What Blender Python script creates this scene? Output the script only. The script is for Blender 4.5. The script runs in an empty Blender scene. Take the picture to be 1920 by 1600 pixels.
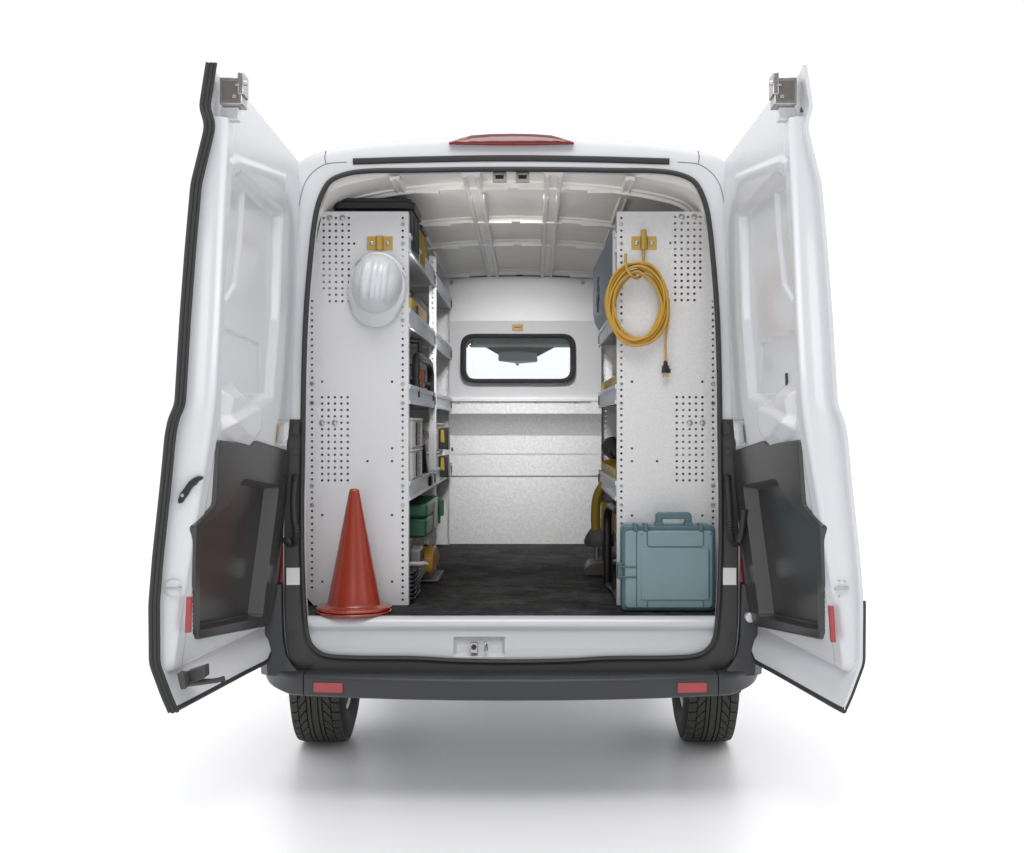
import bpy, bmesh, math, random
import numpy as np
from mathutils import Vector, Matrix

random.seed(7)
C = bpy.context.scene
COL = C.collection
PI = math.pi

# ------------------------------------------------------------------ camera model
F = 2254.0                     # focal length in pixels of the 1920 wide photograph
CX, CY, CZ = 0.084, -4.6, 1.45
VX, VY = 1000.0, 798.0         # vanishing point of the van's long axis


def P(px, py, Y):
    d = Y - CY
    return Vector((CX + (px - VX) * d / F, Y, CZ - (py - VY) * d / F))


def lean(z):                   # the tail of the van leans forward towards the roof
    t = max(0.0, z - 1.0)
    return 0.062 * t * t


def FR(px, py, off=0.0):       # a point of the tail frame
    Y = 0.0
    for _ in range(6):
        p = P(px, py, Y)
        Y = lean(p.z) + off
    return P(px, py, Y)


# ------------------------------------------------------------------ materials
def mat(name, col, rough=0.5, metal=0.0, coat=0.0, spec=0.5, noise=0.0, nscale=60.0,
        bump=0.0, bscale=200.0, trans=0.0, stretch=None):
    m = bpy.data.materials.new(name)
    m.use_nodes = True
    nt = m.node_tree
    b = nt.nodes['Principled BSDF']
    b.inputs['Base Color'].default_value = (*col, 1)
    b.inputs['Roughness'].default_value = rough
    b.inputs['Metallic'].default_value = metal
    b.inputs['Coat Weight'].default_value = coat
    b.inputs['Coat Roughness'].default_value = 0.06
    b.inputs['Specular IOR Level'].default_value = spec
    b.inputs['Transmission Weight'].default_value = trans
    tc = nt.nodes.new('ShaderNodeTexCoord')
    vec = tc.outputs['Object']
    if stretch:
        mp = nt.nodes.new('ShaderNodeMapping')
        mp.inputs['Scale'].default_value = stretch
        nt.links.new(vec, mp.inputs['Vector'])
        vec = mp.outputs['Vector']
    if noise > 0:
        n = nt.nodes.new('ShaderNodeTexNoise')
        n.inputs['Scale'].default_value = nscale
        n.inputs['Detail'].default_value = 6
        n.inputs['Roughness'].default_value = 0.65
        nt.links.new(vec, n.inputs['Vector'])
        r = nt.nodes.new('ShaderNodeValToRGB')
        r.color_ramp.elements[0].position = 0.3
        r.color_ramp.elements[1].position = 0.7
        r.color_ramp.elements[0].color = (*[c * (1 - noise) for c in col], 1)
        r.color_ramp.elements[1].color = (*[min(1, c * (1 + noise)) for c in col], 1)
        nt.links.new(n.outputs['Fac'], r.inputs['Fac'])
        nt.links.new(r.outputs['Color'], b.inputs['Base Color'])
        rr = nt.nodes.new('ShaderNodeMapRange')
        rr.inputs['To Min'].default_value = max(0, rough - 0.08)
        rr.inputs['To Max'].default_value = min(1, rough + 0.1)
        nt.links.new(n.outputs['Fac'], rr.inputs['Value'])
        nt.links.new(rr.outputs['Result'], b.inputs['Roughness'])
    if bump > 0:
        n2 = nt.nodes.new('ShaderNodeTexNoise')
        n2.inputs['Scale'].default_value = bscale
        n2.inputs['Detail'].default_value = 3
        nt.links.new(vec, n2.inputs['Vector'])
        bp = nt.nodes.new('ShaderNodeBump')
        bp.inputs['Strength'].default_value = bump
        bp.inputs['Distance'].default_value = 0.002
        nt.links.new(n2.outputs['Fac'], bp.inputs['Height'])
        nt.links.new(bp.outputs['Normal'], b.inputs['Normal'])
    return m


def galv(name, col, metal=0.25, rough=0.42, amt=0.06, scale=95):
    """zinc-spangle sheet: small crystals of slightly different tone and gloss"""
    m = mat(name, col, rough, metal)
    nt = m.node_tree
    b = nt.nodes['Principled BSDF']
    tc = next(n for n in nt.nodes if n.type == 'TEX_COORD')
    v = nt.nodes.new('ShaderNodeTexVoronoi')
    v.inputs['Scale'].default_value = scale
    nt.links.new(tc.outputs['Object'], v.inputs['Vector'])
    bw = nt.nodes.new('ShaderNodeRGBToBW')
    nt.links.new(v.outputs['Color'], bw.inputs['Color'])
    r = nt.nodes.new('ShaderNodeValToRGB')
    r.color_ramp.elements[0].color = (*[c * (1 - amt) for c in col], 1)
    r.color_ramp.elements[1].color = (*[min(1, c * (1 + amt)) for c in col], 1)
    r.color_ramp.elements[0].position = 0.2
    r.color_ramp.elements[1].position = 0.8
    nt.links.new(bw.outputs['Val'], r.inputs['Fac'])
    nt.links.new(r.outputs['Color'], b.inputs['Base Color'])
    rr = nt.nodes.new('ShaderNodeMapRange')
    rr.inputs['To Min'].default_value = rough - 0.1
    rr.inputs['To Max'].default_value = rough + 0.12
    nt.links.new(bw.outputs['Val'], rr.inputs['Value'])
    nt.links.new(rr.outputs['Result'], b.inputs['Roughness'])
    return m


M = dict(
    paint=mat('white_paint', (0.585, 0.594, 0.615), 0.28, coat=0.5, bump=0.015, bscale=400),
    paint_in=mat('white_door_paint', (0.60, 0.61, 0.632), 0.20, coat=0.5, bump=0.02, bscale=300),
    lining=mat('cargo_lining_paint', (0.86, 0.835, 0.805), 0.40, coat=0.2, noise=0.04, nscale=9),
    panel=mat('powder_coated_panel', (0.67, 0.672, 0.69), 0.40, 0.1, noise=0.025, nscale=260, bump=0.03, bscale=500),
    panelg=galv('galvanised_panel', (0.68, 0.675, 0.675), 0.2, 0.42, 0.05, 170),
    bulk=galv('galvanised_bulkhead', (0.65, 0.65, 0.65), 0.2, 0.45, 0.08, 95),
    bulkp=mat('bulkhead_paint', (0.72, 0.72, 0.73), 0.42, 0.1, noise=0.015, nscale=30),
    lip=mat('anodised_shelf_edge', (0.60, 0.635, 0.69), 0.38, 0.25, noise=0.04, nscale=40, stretch=(4, 0.4, 4)),
    shelf=mat('shelf_steel', (0.42, 0.42, 0.43), 0.5, 0.4, noise=0.05, nscale=30),
    bluegrey=mat('blue_grey_cabinet', (0.17, 0.215, 0.26), 0.42, 0.3, noise=0.04, nscale=20),
    rubber=mat('black_rubber', (0.022, 0.022, 0.022), 0.55, bump=0.05, bscale=150),
    rubber2=mat('tyre_groove_rubber', (0.010, 0.010, 0.010), 0.8),
    tyre=mat('tyre_rubber', (0.030, 0.030, 0.028), 0.75, noise=0.2, nscale=90, bump=0.15, bscale=260),
    tread=mat('tyre_tread_rubber', (0.046, 0.046, 0.040), 0.85, noise=0.2, nscale=120, bump=0.2, bscale=300),
    bumper=mat('bumper_plastic', (0.034, 0.035, 0.039), 0.46, bump=0.12, bscale=700, noise=0.05, nscale=20),
    clad=mat('cladding_plastic', (0.032, 0.032, 0.032), 0.5, bump=0.12, bscale=700),
    trim=mat('door_trim_plastic', (0.044, 0.0425, 0.042), 0.24, bump=0.01, bscale=600),
    mat_=mat('cargo_mat', (0.021, 0.021, 0.022), 0.75, noise=0.75, nscale=14, bump=0.5, bscale=60, stretch=(0.6, 2.4, 1)),
    steel=mat('bright_steel', (0.42, 0.405, 0.39), 0.30, 0.9, noise=0.08, nscale=60),
    dsteel=mat('dark_steel', (0.16, 0.15, 0.145), 0.4, 0.6),
    zinc=mat('zinc_bolt', (0.46, 0.47, 0.48), 0.32, 0.85),
    brass=mat('yellow_zinc_bracket', (0.52, 0.34, 0.075), 0.34, 0.55, noise=0.07, nscale=40),
    red=mat('red_lens', (0.125, 0.012, 0.014), 0.14, coat=0.5),
    redd=mat('dark_red_lens', (0.20, 0.010, 0.014), 0.16, coat=0.5),
    reds=mat('bumper_reflector', (0.34, 0.040, 0.045), 0.3, coat=0.3, bump=0.2, bscale=500),
    cone=mat('cone_vinyl', (0.30, 0.036, 0.016), 0.24, coat=0.35, spec=0.7, noise=0.03, nscale=3, bump=0.01, bscale=40),
    teal=mat('teal_case_plastic', (0.180, 0.272, 0.300), 0.45, bump=0.08, bscale=500, noise=0.04, nscale=12),
    teald=mat('teal_case_edge', (0.068, 0.128, 0.150), 0.42, bump=0.08, bscale=500),
    hat=mat('white_hard_hat', (0.64, 0.65, 0.675), 0.28, coat=0.4),
    cord=mat('orange_cord_jacket', (0.50, 0.285, 0.042), 0.42, bump=0.05, bscale=300),
    black=mat('black_plastic', (0.014, 0.014, 0.015), 0.38, bump=0.05, bscale=400),
    dgrey=mat('dark_grey_plastic', (0.045, 0.045, 0.045), 0.45),
    grey=mat('mid_grey_plastic', (0.30, 0.30, 0.31), 0.45, noise=0.05, nscale=30),
    lgrey=mat('light_grey_plastic', (0.62, 0.61, 0.59), 0.42, noise=0.03, nscale=30),
    beige=mat('beige_crate_plastic', (0.36, 0.33, 0.28), 0.5, noise=0.06, nscale=14),
    dkcast=mat('dark_casting', (0.095, 0.09, 0.085), 0.55, noise=0.1, nscale=25),  # darker grey for the rammer's gaiter and shoe
    yellow=mat('yellow_plastic', (0.37, 0.255, 0.020), 0.4, noise=0.06, nscale=20),
    amber=mat('amber_plastic', (0.52, 0.27, 0.035), 0.42, noise=0.08, nscale=20),
    tan=mat('tan_card', (0.42, 0.32, 0.16), 0.7, noise=0.08, nscale=25),
    orange=mat('orange_plastic', (0.62, 0.16, 0.045), 0.38),
    green=mat('green_plastic', (0.018, 0.135, 0.070), 0.38, noise=0.05, nscale=20),
    greenl=mat('light_green_plastic', (0.07, 0.26, 0.15), 0.38),
    maroon=mat('dark_red_plastic', (0.13, 0.015, 0.012), 0.4),
    cab=mat('cab_headliner', (0.10, 0.13, 0.12), 0.7),
    cabd=mat('mirror_mount', (0.036, 0.028, 0.025), 0.7),
    mirror=mat('mirror_shell', (0.15, 0.20, 0.20), 0.45),
    ground=mat('studio_floor', (0.90, 0.90, 0.905), 0.35, spec=0.35),
    sticker=mat('clear_sticker', (0.60, 0.61, 0.64), 0.35),
    gap=mat('panel_gap', (0.20, 0.20, 0.21), 0.7),
)


def scuffed_mat():
    m = M['mat_']
    nt = m.node_tree
    b = nt.nodes['Principled BSDF']
    tc = next(n for n in nt.nodes if n.type == 'TEX_COORD')
    outs = []
    for sc, st, det in ((4.0, (1, 1, 1), 5), (22.0, (0.8, 1.1, 1), 7), (70.0, (0.8, 1, 1), 2)):
        mp = nt.nodes.new('ShaderNodeMapping')
        mp.inputs['Scale'].default_value = st
        n = nt.nodes.new('ShaderNodeTexNoise')
        n.inputs['Scale'].default_value = sc
        n.inputs['Detail'].default_value = det
        n.inputs['Roughness'].default_value = 0.7
        nt.links.new(tc.outputs['Object'], mp.inputs['Vector'])
        nt.links.new(mp.outputs['Vector'], n.inputs['Vector'])
        outs.append(n.outputs['Fac'])

    def madd(x, k, y):
        q = nt.nodes.new('ShaderNodeMath')
        q.operation = 'MULTIPLY_ADD'
        q.inputs[1].default_value = k
        nt.links.new(x, q.inputs[0])
        if isinstance(y, float):
            q.inputs[2].default_value = y
        else:
            nt.links.new(y, q.inputs[2])
        return q.outputs['Value']
    v = madd(outs[0], 0.42, madd(outs[1], 0.36, madd(outs[2], 0.22, 0.0)))
    r = nt.nodes.new('ShaderNodeValToRGB')
    r.color_ramp.elements[0].position = 0.44
    r.color_ramp.elements[0].color = (0.011, 0.0105, 0.0105, 1)
    r.color_ramp.elements[1].position = 0.60
    r.color_ramp.elements[1].color = (0.074, 0.070, 0.068, 1)
    nt.links.new(v, r.inputs['Fac'])
    nt.links.new(r.outputs['Color'], b.inputs['Base Color'])


M['mat_'].node_tree.nodes['Principled BSDF'].inputs['Specular IOR Level'].default_value = 0.15
scuffed_mat()


def glass_mat(name, tint):
    m = bpy.data.materials.new(name)
    m.use_nodes = True
    nt = m.node_tree
    nt.nodes.clear()
    o = nt.nodes.new('ShaderNodeOutputMaterial')
    mx = nt.nodes.new('ShaderNodeMixShader')
    tr = nt.nodes.new('ShaderNodeBsdfTransparent')
    tr.inputs['Color'].default_value = (*tint, 1)
    gl = nt.nodes.new('ShaderNodeBsdfGlossy')
    gl.inputs['Roughness'].default_value = 0.02
    fr = nt.nodes.new('ShaderNodeFresnel')
    fr.inputs['IOR'].default_value = 1.30
    nt.links.new(fr.outputs['Fac'], mx.inputs['Fac'])
    nt.links.new(tr.outputs['BSDF'], mx.inputs[1])
    nt.links.new(gl.outputs['BSDF'], mx.inputs[2])
    nt.links.new(mx.outputs['Shader'], o.inputs['Surface'])
    return m


M['glass'] = glass_mat('window_glass', (0.95, 0.975, 0.98))
M['screen'] = glass_mat('windscreen_glass', (0.96, 0.985, 0.99))

# ------------------------------------------------------------------ mesh builder
ORG = {}


def org(o):
    return ORG.get(o.name, Vector((0, 0, 0))) if o else Vector((0, 0, 0))


def finish(o, name, m, parent, smooth, bevel, seg):
    o.data.materials.clear()
    o.data.materials.append(M[m] if isinstance(m, str) else m)
    if smooth:
        o.data.polygons.foreach_set('use_smooth', [True] * len(o.data.polygons))
        o.data.set_sharp_from_angle(angle=math.radians(smooth if smooth is not True else 40))
    COL.objects.link(o)
    if parent:
        o.parent = parent
        off = org(parent)
        ORG[o.name] = off.copy()
        if off.length > 0:
            o.data.transform(Matrix.Translation(-off))
    if bevel:
        b = o.modifiers.new('bevel', 'BEVEL')
        b.width = bevel
        b.segments = seg
        b.limit_method = 'ANGLE'
        b.angle_limit = math.radians(35)
        b.harden_normals = False
        if not smooth:
            o.data.polygons.foreach_set('use_smooth', [True] * len(o.data.polygons))
            o.data.set_sharp_from_angle(angle=math.radians(60))
    return o


class MB:
    def __init__(s):
        s.v, s.f = [], []

    def add(s, vs, fs):
        n = len(s.v)
        s.v += [tuple(v) for v in vs]
        s.f += [tuple(i + n for i in f) for f in fs]
        return s

    def box(s, x0, x1, y0, y1, z0, z1):
        vs = [(x, y, z) for z in (z0, z1) for y in (y0, y1) for x in (x0, x1)]
        return s.add(vs, [(0, 2, 3, 1), (4, 5, 7, 6), (0, 1, 5, 4), (2, 6, 7, 3), (0, 4, 6, 2), (1, 3, 7, 5)])

    def obox(s, c, ax, ay, az):       # oriented box: centre and three half-axis vectors
        c, ax, ay, az = map(Vector, (c, ax, ay, az))
        vs = [c + i * ax + j * ay + k * az for k in (-1, 1) for j in (-1, 1) for i in (-1, 1)]
        return s.add(vs, [(0, 2, 3, 1), (4, 5, 7, 6), (0, 1, 5, 4), (2, 6, 7, 3), (0, 4, 6, 2), (1, 3, 7, 5)])

    def loft(s, rings, closed=True, cap0=False, cap1=False):
        n = len(rings[0])
        vs = [p for r in rings for p in r]
        fs = []
        for i in range(len(rings) - 1):
            for j in range(n if closed else n - 1):
                k = (j + 1) % n
                fs.append((i * n + j, i * n + k, (i + 1) * n + k, (i + 1) * n + j))
        if cap0:
            fs.append(tuple(range(n - 1, -1, -1)))
        if cap1:
            fs.append(tuple((len(rings) - 1) * n + j for j in range(n)))
        return s.add(vs, fs)

    def tube(s, path, r, seg=8, closed=False, flat=1.0, up=None, cap=True):
        path = [Vector(p) for p in path]
        n = len(path)
        rings = []
        prev = None
        for i, p in enumerate(path):
            if closed:
                t = path[(i + 1) % n] - path[i - 1]
            else:
                t = path[min(i + 1, n - 1)] - path[max(i - 1, 0)]
            t.normalize()
            if up is not None:
                a = Vector(up)
            else:
                a = prev if prev is not None else (Vector((0, 0, 1)) if abs(t.z) < 0.9 else Vector((1, 0, 0)))
            a = a - a.dot(t) * t
            a.normalize()
            prev = a
            b = t.cross(a)
            rr = r[i] if isinstance(r, (list, tuple)) else r
            rings.append([p + rr * (math.cos(q) * a * flat + math.sin(q) * b)
                          for q in [2 * PI * k / seg for k in range(seg)]])
        if closed:
            rings.append(rings[0])
            return s.loft(rings)
        return s.loft(rings, True, cap, cap)

    def lathe(s, c, axis, prof, seg=32):      # prof: (along, radius)
        c, axis = Vector(c), Vector(axis).normalized()
        a = axis.orthogonal().normalized()
        b = axis.cross(a)
        rings = [[c + h * axis + r * (math.cos(q) * a + math.sin(q) * b)
                  for q in [2 * PI * k / seg for k in range(seg)]] for h, r in [(float(h_), float(r_)) for h_, r_ in prof]]
        return s.loft(rings, True, prof[0][1] > 1e-5, prof[-1][1] > 1e-5)

    def prism(s, pts, d0, d1, fn):            # pts 2D, fn(u,v,w) -> 3D
        n = len(pts)
        vs = [fn(u, v, d0) for u, v in pts] + [fn(u, v, d1) for u, v in pts]
        fs = [tuple(range(n)), tuple(range(2 * n - 1, n - 1, -1))]
        fs += [(i, (i + 1) % n, n + (i + 1) % n, n + i) for i in range(n)]
        return s.add(vs, fs)

    def build(s, name, m, parent=None, smooth=False, bevel=0.0, seg=2, merge=True):
        me = bpy.data.meshes.new(name)
        me.from_pydata(s.v, [], s.f)
        bm = bmesh.new()
        bm.from_mesh(me)
        if merge:
            bmesh.ops.remove_doubles(bm, verts=bm.verts, dist=1e-6)
        bmesh.ops.recalc_face_normals(bm, faces=bm.faces)
        bm.to_mesh(me)
        bm.free()
        return finish(bpy.data.objects.new(name, me), name, m, parent, smooth, bevel, seg)


def tag(o, label=None, cat=None, group=None, kind=None):
    if label: o['label'] = label
    if cat: o['category'] = cat
    if group: o['group'] = group
    if kind: o['kind'] = kind
    return o


def thing(name, label, cat, loc=(0, 0, 0), group=None):
    o = bpy.data.objects.new(name, None)
    o.empty_display_size = 0.1
    COL.objects.link(o)
    o.location = loc
    ORG[o.name] = Vector(loc)
    return tag(o, label, cat, group)


def copy_tree(o, parent=None):
    c = o.copy()
    COL.objects.link(c)
    c.parent = parent
    for ch in [x for x in bpy.data.objects if x.parent == o]:
        copy_tree(ch, c)
    return c


def cat_rom(pts, n, closed=False):
    """n samples per key segment through the given points"""
    pts = [Vector(p) for p in pts]
    out = []
    m = len(pts)
    for i in range(m if closed else m - 1):
        p1, p2 = pts[i], pts[(i + 1) % m]
        p0 = pts[i - 1] if (closed or i > 0) else p1 * 2 - p2
        p3 = pts[(i + 2) % m] if (closed or i + 2 < m) else p2 * 2 - p1
        # centripetal-ish: limit tangents for uneven spacing
        l = (p2 - p1).length
        t1 = (p2 - p0) / max(1e-6, (p2 - p1).length + (p1 - p0).length) * l
        t2 = (p3 - p1) / max(1e-6, (p3 - p2).length + (p2 - p1).length) * l
        for k in range(n):
            t = k / n
            a = 2 * t ** 3 - 3 * t ** 2 + 1
            b = t ** 3 - 2 * t ** 2 + t
            c = -2 * t ** 3 + 3 * t ** 2
            d = t ** 3 - t ** 2
            out.append(a * p1 + b * t1 + c * p2 + d * t2)
    if not closed:
        out.append(pts[-1])
    return out


def interp(x, xs, ys):
    return float(np.interp(x, xs, ys))


def round_poly(pts, r, n=5):
    """2D polygon with rounded corners (r: one radius or one per corner)"""
    out = []
    m = len(pts)
    for i in range(m):
        a, b, c = Vector(pts[i - 1]), Vector(pts[i]), Vector(pts[(i + 1) % m])
        rr = r[i] if isinstance(r, (list, tuple)) else r
        u, v = (a - b), (c - b)
        d = min(rr, u.length * 0.45, v.length * 0.45)
        p, q = b + u.normalized() * d, b + v.normalized() * d
        for k in range(n + 1):
            t = k / n
            out.append(tuple((1 - t) ** 2 * p + 2 * t * (1 - t) * b + t * t * q))
    return out


def holed(name, outline, holes, Y0, thick, m, parent):
    """sheet in the XZ plane with real punched holes (x, z, radius)"""
    cu = bpy.data.curves.new('sheet', 'CURVE')
    cu.dimensions = '2D'
    cu.fill_mode = 'BOTH'
    cu.extrude = thick / 2

    def spl(pts):
        sp = cu.splines.new('POLY')
        sp.points.add(len(pts) - 1)
        for i, p in enumerate(pts):
            sp.points[i].co = (p[0], p[1], 0, 1)
        sp.use_cyclic_u = True
    spl(outline)
    for x, z, r in holes:
        spl([(x + r * math.cos(2 * PI * k / 10), z + r * math.sin(2 * PI * k / 10)) for k in range(10)])
    ob = bpy.data.objects.new('sheet', cu)
    COL.objects.link(ob)
    bpy.context.view_layer.update()
    dg = bpy.context.evaluated_depsgraph_get()
    me = bpy.data.meshes.new_from_object(ob.evaluated_get(dg))
    bpy.data.objects.remove(ob)
    me.transform(Matrix(((1, 0, 0, 0), (0, 0, 1, Y0 + thick / 2), (0, 1, 0, 0), (0, 0, 0, 1))))
    me.name = name
    return finish(bpy.data.objects.new(name, me), name, m, parent, False, 0, 2)


def fill_map(mb, outer, hole, fn, cuts):
    """flat 2D outline (with an optional hole) triangulated, cut into strips and mapped to space by fn(u, v)"""
    cu = bpy.data.curves.new('f', 'CURVE')
    cu.dimensions = '2D'
    cu.fill_mode = 'BOTH'
    for pts in ([outer, hole] if hole else [outer]):
        sp = cu.splines.new('POLY')
        sp.points.add(len(pts) - 1)
        for i, p in enumerate(pts):
            sp.points[i].co = (p[0], p[1], 0, 1)
        sp.use_cyclic_u = True
    ob = bpy.data.objects.new('f', cu)
    COL.objects.link(ob)
    bpy.context.view_layer.update()
    me = bpy.data.meshes.new_from_object(ob.evaluated_get(bpy.context.evaluated_depsgraph_get()))
    bpy.data.objects.remove(ob)
    bm = bmesh.new()
    bm.from_mesh(me)
    for z in cuts:
        bmesh.ops.bisect_plane(bm, geom=bm.verts[:] + bm.edges[:] + bm.faces[:], plane_co=(0, z, 0), plane_no=(0, 1, 0))
    bm.verts.index_update()
    seen = set()
    fs = []
    for f in bm.faces:
        key = tuple(sorted(v.index for v in f.verts))
        if key not in seen:
            seen.add(key)
            fs.append([v.index for v in f.verts])
    mb.add([fn(v.co.x, v.co.y) for v in bm.verts], fs)
    bm.free()


# ================================================================== SETTING
g = MB()
g.add([(-60, -60, 0), (60, -60, 0), (60, 60, 0), (-60, 60, 0)], [(0, 1, 2, 3)])
tag(g.build('ground', 'ground'), kind='structure')

# ================================================================== VAN
van = thing('cargo_van', 'white cargo van seen from behind with both rear doors swung open', 'van')

FLOOR = 0.713
IK = [(959, 1241), (852, 1239), (780, 1235), (640, 1233), (602, 1226), (580, 1204), (572, 1160), (567, 1060),
      (566, 960), (568, 830), (570, 700), (574, 590), (581, 500), (592, 405), (605, 362), (624, 337), (671, 323),
      (780, 320), (959, 318)]
OK_ = [(959, 1262), (852, 1262), (780, 1262), (640, 1262), (573, 1259), (546, 1240), (535, 1185), (533, 1060),
       (533, 960), (533, 830), (536, 700), (540, 590), (545, 500), (550, 405), (553, 350), (562, 303), (640, 276),
       (780, 261), (959, 254)]


def full_loop(keys, n=6, off=0.0):
    left = [FR(x, y, off) for x, y in keys]
    left[0].x = 0
    left[-1].x = 0
    right = [Vector((-p.x, p.y, p.z)) for p in left[-2:0:-1]]
    return cat_rom(left + right, n, closed=True)


LI = full_loop(IK)
LO = full_loop(OK_)
NL = len(LI)


def mixl(a, b, t, dy=0.0):
    return [p.lerp(q, t) + Vector((0, dy, 0)) for p, q in zip(a, b)]


# outer shell rings: tail frame -> rounded corner -> sides -> cab
def grow(loop, k, dz, y):
    out = []
    for p in loop:
        s = 1 if p.x >= 0 else -1
        z = p.z
        out.append(Vector((p.x + s * k * min(1, abs(p.x) / 0.6), (y + (lean(z) if y < 0.8 else 0)), z + (dz if z > 1.45 else -dz * 1.2))))
    return out


body = MB()
rings = [[p + Vector((0, 0.075, 0)) for p in LI], [p + Vector((0, 0.03, 0)) for p in LI],
         mixl(LI, LO, 0.03, 0.004), mixl(LI, LO, 0.06, 0.0), mixl(LI, LO, 0.10, 0.0), mixl(LI, LO, 0.5, 0.0), mixl(LI, LO, 0.90, 0.0), mixl(LI, LO, 0.96, 0.001),
         grow(LO, 0.003, 0.002, 0.006), grow(LO, 0.008, 0.006, 0.018), grow(LO, 0.016, 0.012, 0.045), grow(LO, 0.028, 0.020, 0.10), grow(LO, 0.05, 0.03, 0.25),
         grow(LO, 0.085, 0.035, 1.0), grow(LO, 0.09, 0.035, 2.9)]
body.loft(rings)
# cab: lower body, roof slope, pillars (behind the bulkhead)
body.prism([(2.9, 0.45), (2.9, 1.34), (4.25, 1.34), (5.0, 1.16), (5.25, 0.92), (5.25, 0.45)], -0.96, 0.96,
           lambda u, v, w: (w, u, v))
roofs = []
for y, zt, xw in ((2.9, 2.62, 0.88), (3.15, 2.52, 0.86), (3.4, 2.30, 0.84), (3.55, 2.14, 0.82)):
    roofs.append([Vector((xw * math.sin(a), y, zt - 0.16 * (1 - math.cos(a)) ** 1.4)) for a in [(-1 + 2 * k / 16) * PI / 2 for k in range(17)]])
body.loft(roofs, closed=False)
for sx in (-1, 1):
    body.tube([(sx * 0.82, 3.5, 2.06), (sx * 0.88, 3.9, 1.72), (sx * 0.92, 4.3, 1.34)], 0.05, 8)
    body.box(sx * 0.86 - 0.03, sx * 0.86 + 0.03, 2.9, 3.15, 1.3, 2.45)
body.build('body', 'paint', van, smooth=35)

# windscreen
w_ = MB()
w_.add([(-0.86, 3.53, 2.04), (0.86, 3.53, 2.04), (0.92, 4.28, 1.35), (-0.92, 4.28, 1.35)], [(0, 1, 2, 3)])
w_.build('windscreen', 'screen', van)

# tail frame seal
seal = MB()
seal.tube([p + Vector((0, -0.004, 0)) for p in LI], 0.0105, 8, closed=True, up=(0, 1, 0), flat=1.25)
seal.build('door_seal', 'rubber', van, smooth=True)
seal2 = MB()
seal2.tube([p.lerp(q, 0.20) + Vector((0, 0.003, 0)) for p, q in zip(LI, LO)][:6 * 7] + [], 0.004, 6, up=(0, 1, 0))
ls = [p.lerp(q, 0.22) + Vector((0, 0.0, 0)) for p, q in zip(LI, LO)]
# header strip
hs = MB()
hk = cat_rom([FR(x, y, -0.004) for x, y in ((662, 303), (800, 299), (959, 297), (1118, 299), (1255, 303))], 8)
hs.tube(hk, 0.0125, 8, flat=0.55, up=(0, 1, 0))
hs.build('gutter_seal', 'rubber', van, smooth=True)
# panel gaps of the roof corner pieces
for sgn in (-1, 1):
    gp = MB()
    k = [FR(x, y, -0.0005) for x, y in ((559, 420), (561, 385), (571, 345), (588, 322), (611, 308), (650, 304))]
    k = [Vector((-p.x if sgn > 0 else p.x, p.y, p.z)) for p in k]
    gp.tube(cat_rom(k, 6), 0.0016, 6)
    k = [FR(x, y, -0.001) for x, y in ((611, 307), (609, 296), (611, 283))]
    k = [Vector((-p.x if sgn > 0 else p.x, p.y, p.z)) for p in k]
    gp.tube(cat_rom(k, 4), 0.0018, 6)
    gp.build('panel_gap', 'gap', van, smooth=True)

# high brake light on the roof edge
bl = MB()
top = [(842, 267), (862, 260), (884, 254), (920, 251.5), (959, 251), (998, 251.5), (1034, 254), (1056, 260), (1076, 267)]
bot = [(842, 268), (862, 268.5), (884, 269), (920, 269.5), (959, 270), (998, 269.5), (1034, 269), (1056, 268.5), (1076, 268)]
r0 = [FR(x, y, -0.016) for x, y in top]
r1 = [FR(x, y, -0.024) for x, y in bot]
r00 = [p + Vector((0, 0.08, 0.006)) for p in r0]
r11 = [p + Vector((0, 0.06, -0.001)) for p in r1]
bl.loft([r00, r0, [a.lerp(b, 0.5) + Vector((0, -0.006, 0)) for a, b in zip(r0, r1)], r1, r11], closed=False)
blo = bl.build('brake_light', 'red', van, smooth=True)
fr_ = MB()
fr_.tube([p + Vector((0, -0.001, -0.003)) for p in r1], 0.0035, 6)
fr_.build('lens_rim', 'redd', blo, smooth=True)

# cargo lining: side walls and roof skin
LK = [(0.86, FLOOR - 0.02), (0.87, 1.1), (0.87, 1.5), (0.85, 1.9), (0.82, 2.15), (0.785, 2.30), (0.72, 2.385), (0.6, 2.425),
      (0.4, 2.458), (0.2, 2.473), (0.0, 2.478)]


def arch(y, d=0.0, dz=0.0):
    keys = [Vector((x, 0, z)) for x, z in LK]
    full = keys + [Vector((-p.x, 0, p.z)) for p in keys[-2::-1]]
    out = []
    for p in cat_rom(full, 5):
        q = Vector((p.x, y, p.z + dz))
        if d:
            # inward normal approx
            n = Vector((-p.x * (0.9 if p.z < 2.3 else 0.35), 0, -0.0 if p.z < 2.1 else -(p.z - 2.1) / 0.37))
            n.normalize()
            q += n * d
        out.append(q)
    return out


def roof_drop(y):
    return -0.075 * max(0, y) / 2.9


li = MB()
li.loft([[Vector((p.x * 1.05, max(0.10, lean(p.z) + 0.073), p.z + (0.07 if p.z > 2.0 else 0.0))) for p in arch(0.1, 0, 0.0)]] +
        [[Vector((p.x, max(0.10, lean(p.z) + 0.075), p.z)) for p in arch(0.1, 0, 0.0)]] + [arch(y, 0, roof_drop(y)) for y in (0.3, 0.8, 1.4, 2.0, 2.6, 2.98)], closed=False)
# jamb between tail frame and lining
lining = li.build('cargo_lining', 'lining', van, smooth=50)
jb = MB()
jb.loft([[p + Vector((0, 0.07, 0)) for p in LI], [Vector((p.x * 1.06, max(p.y, 0.0) + 0.11, p.z + (0.02 if p.z > 1.4 else 0))) for p in LI]])
jb.build('door_jamb', 'paint', van, smooth=True)

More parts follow.
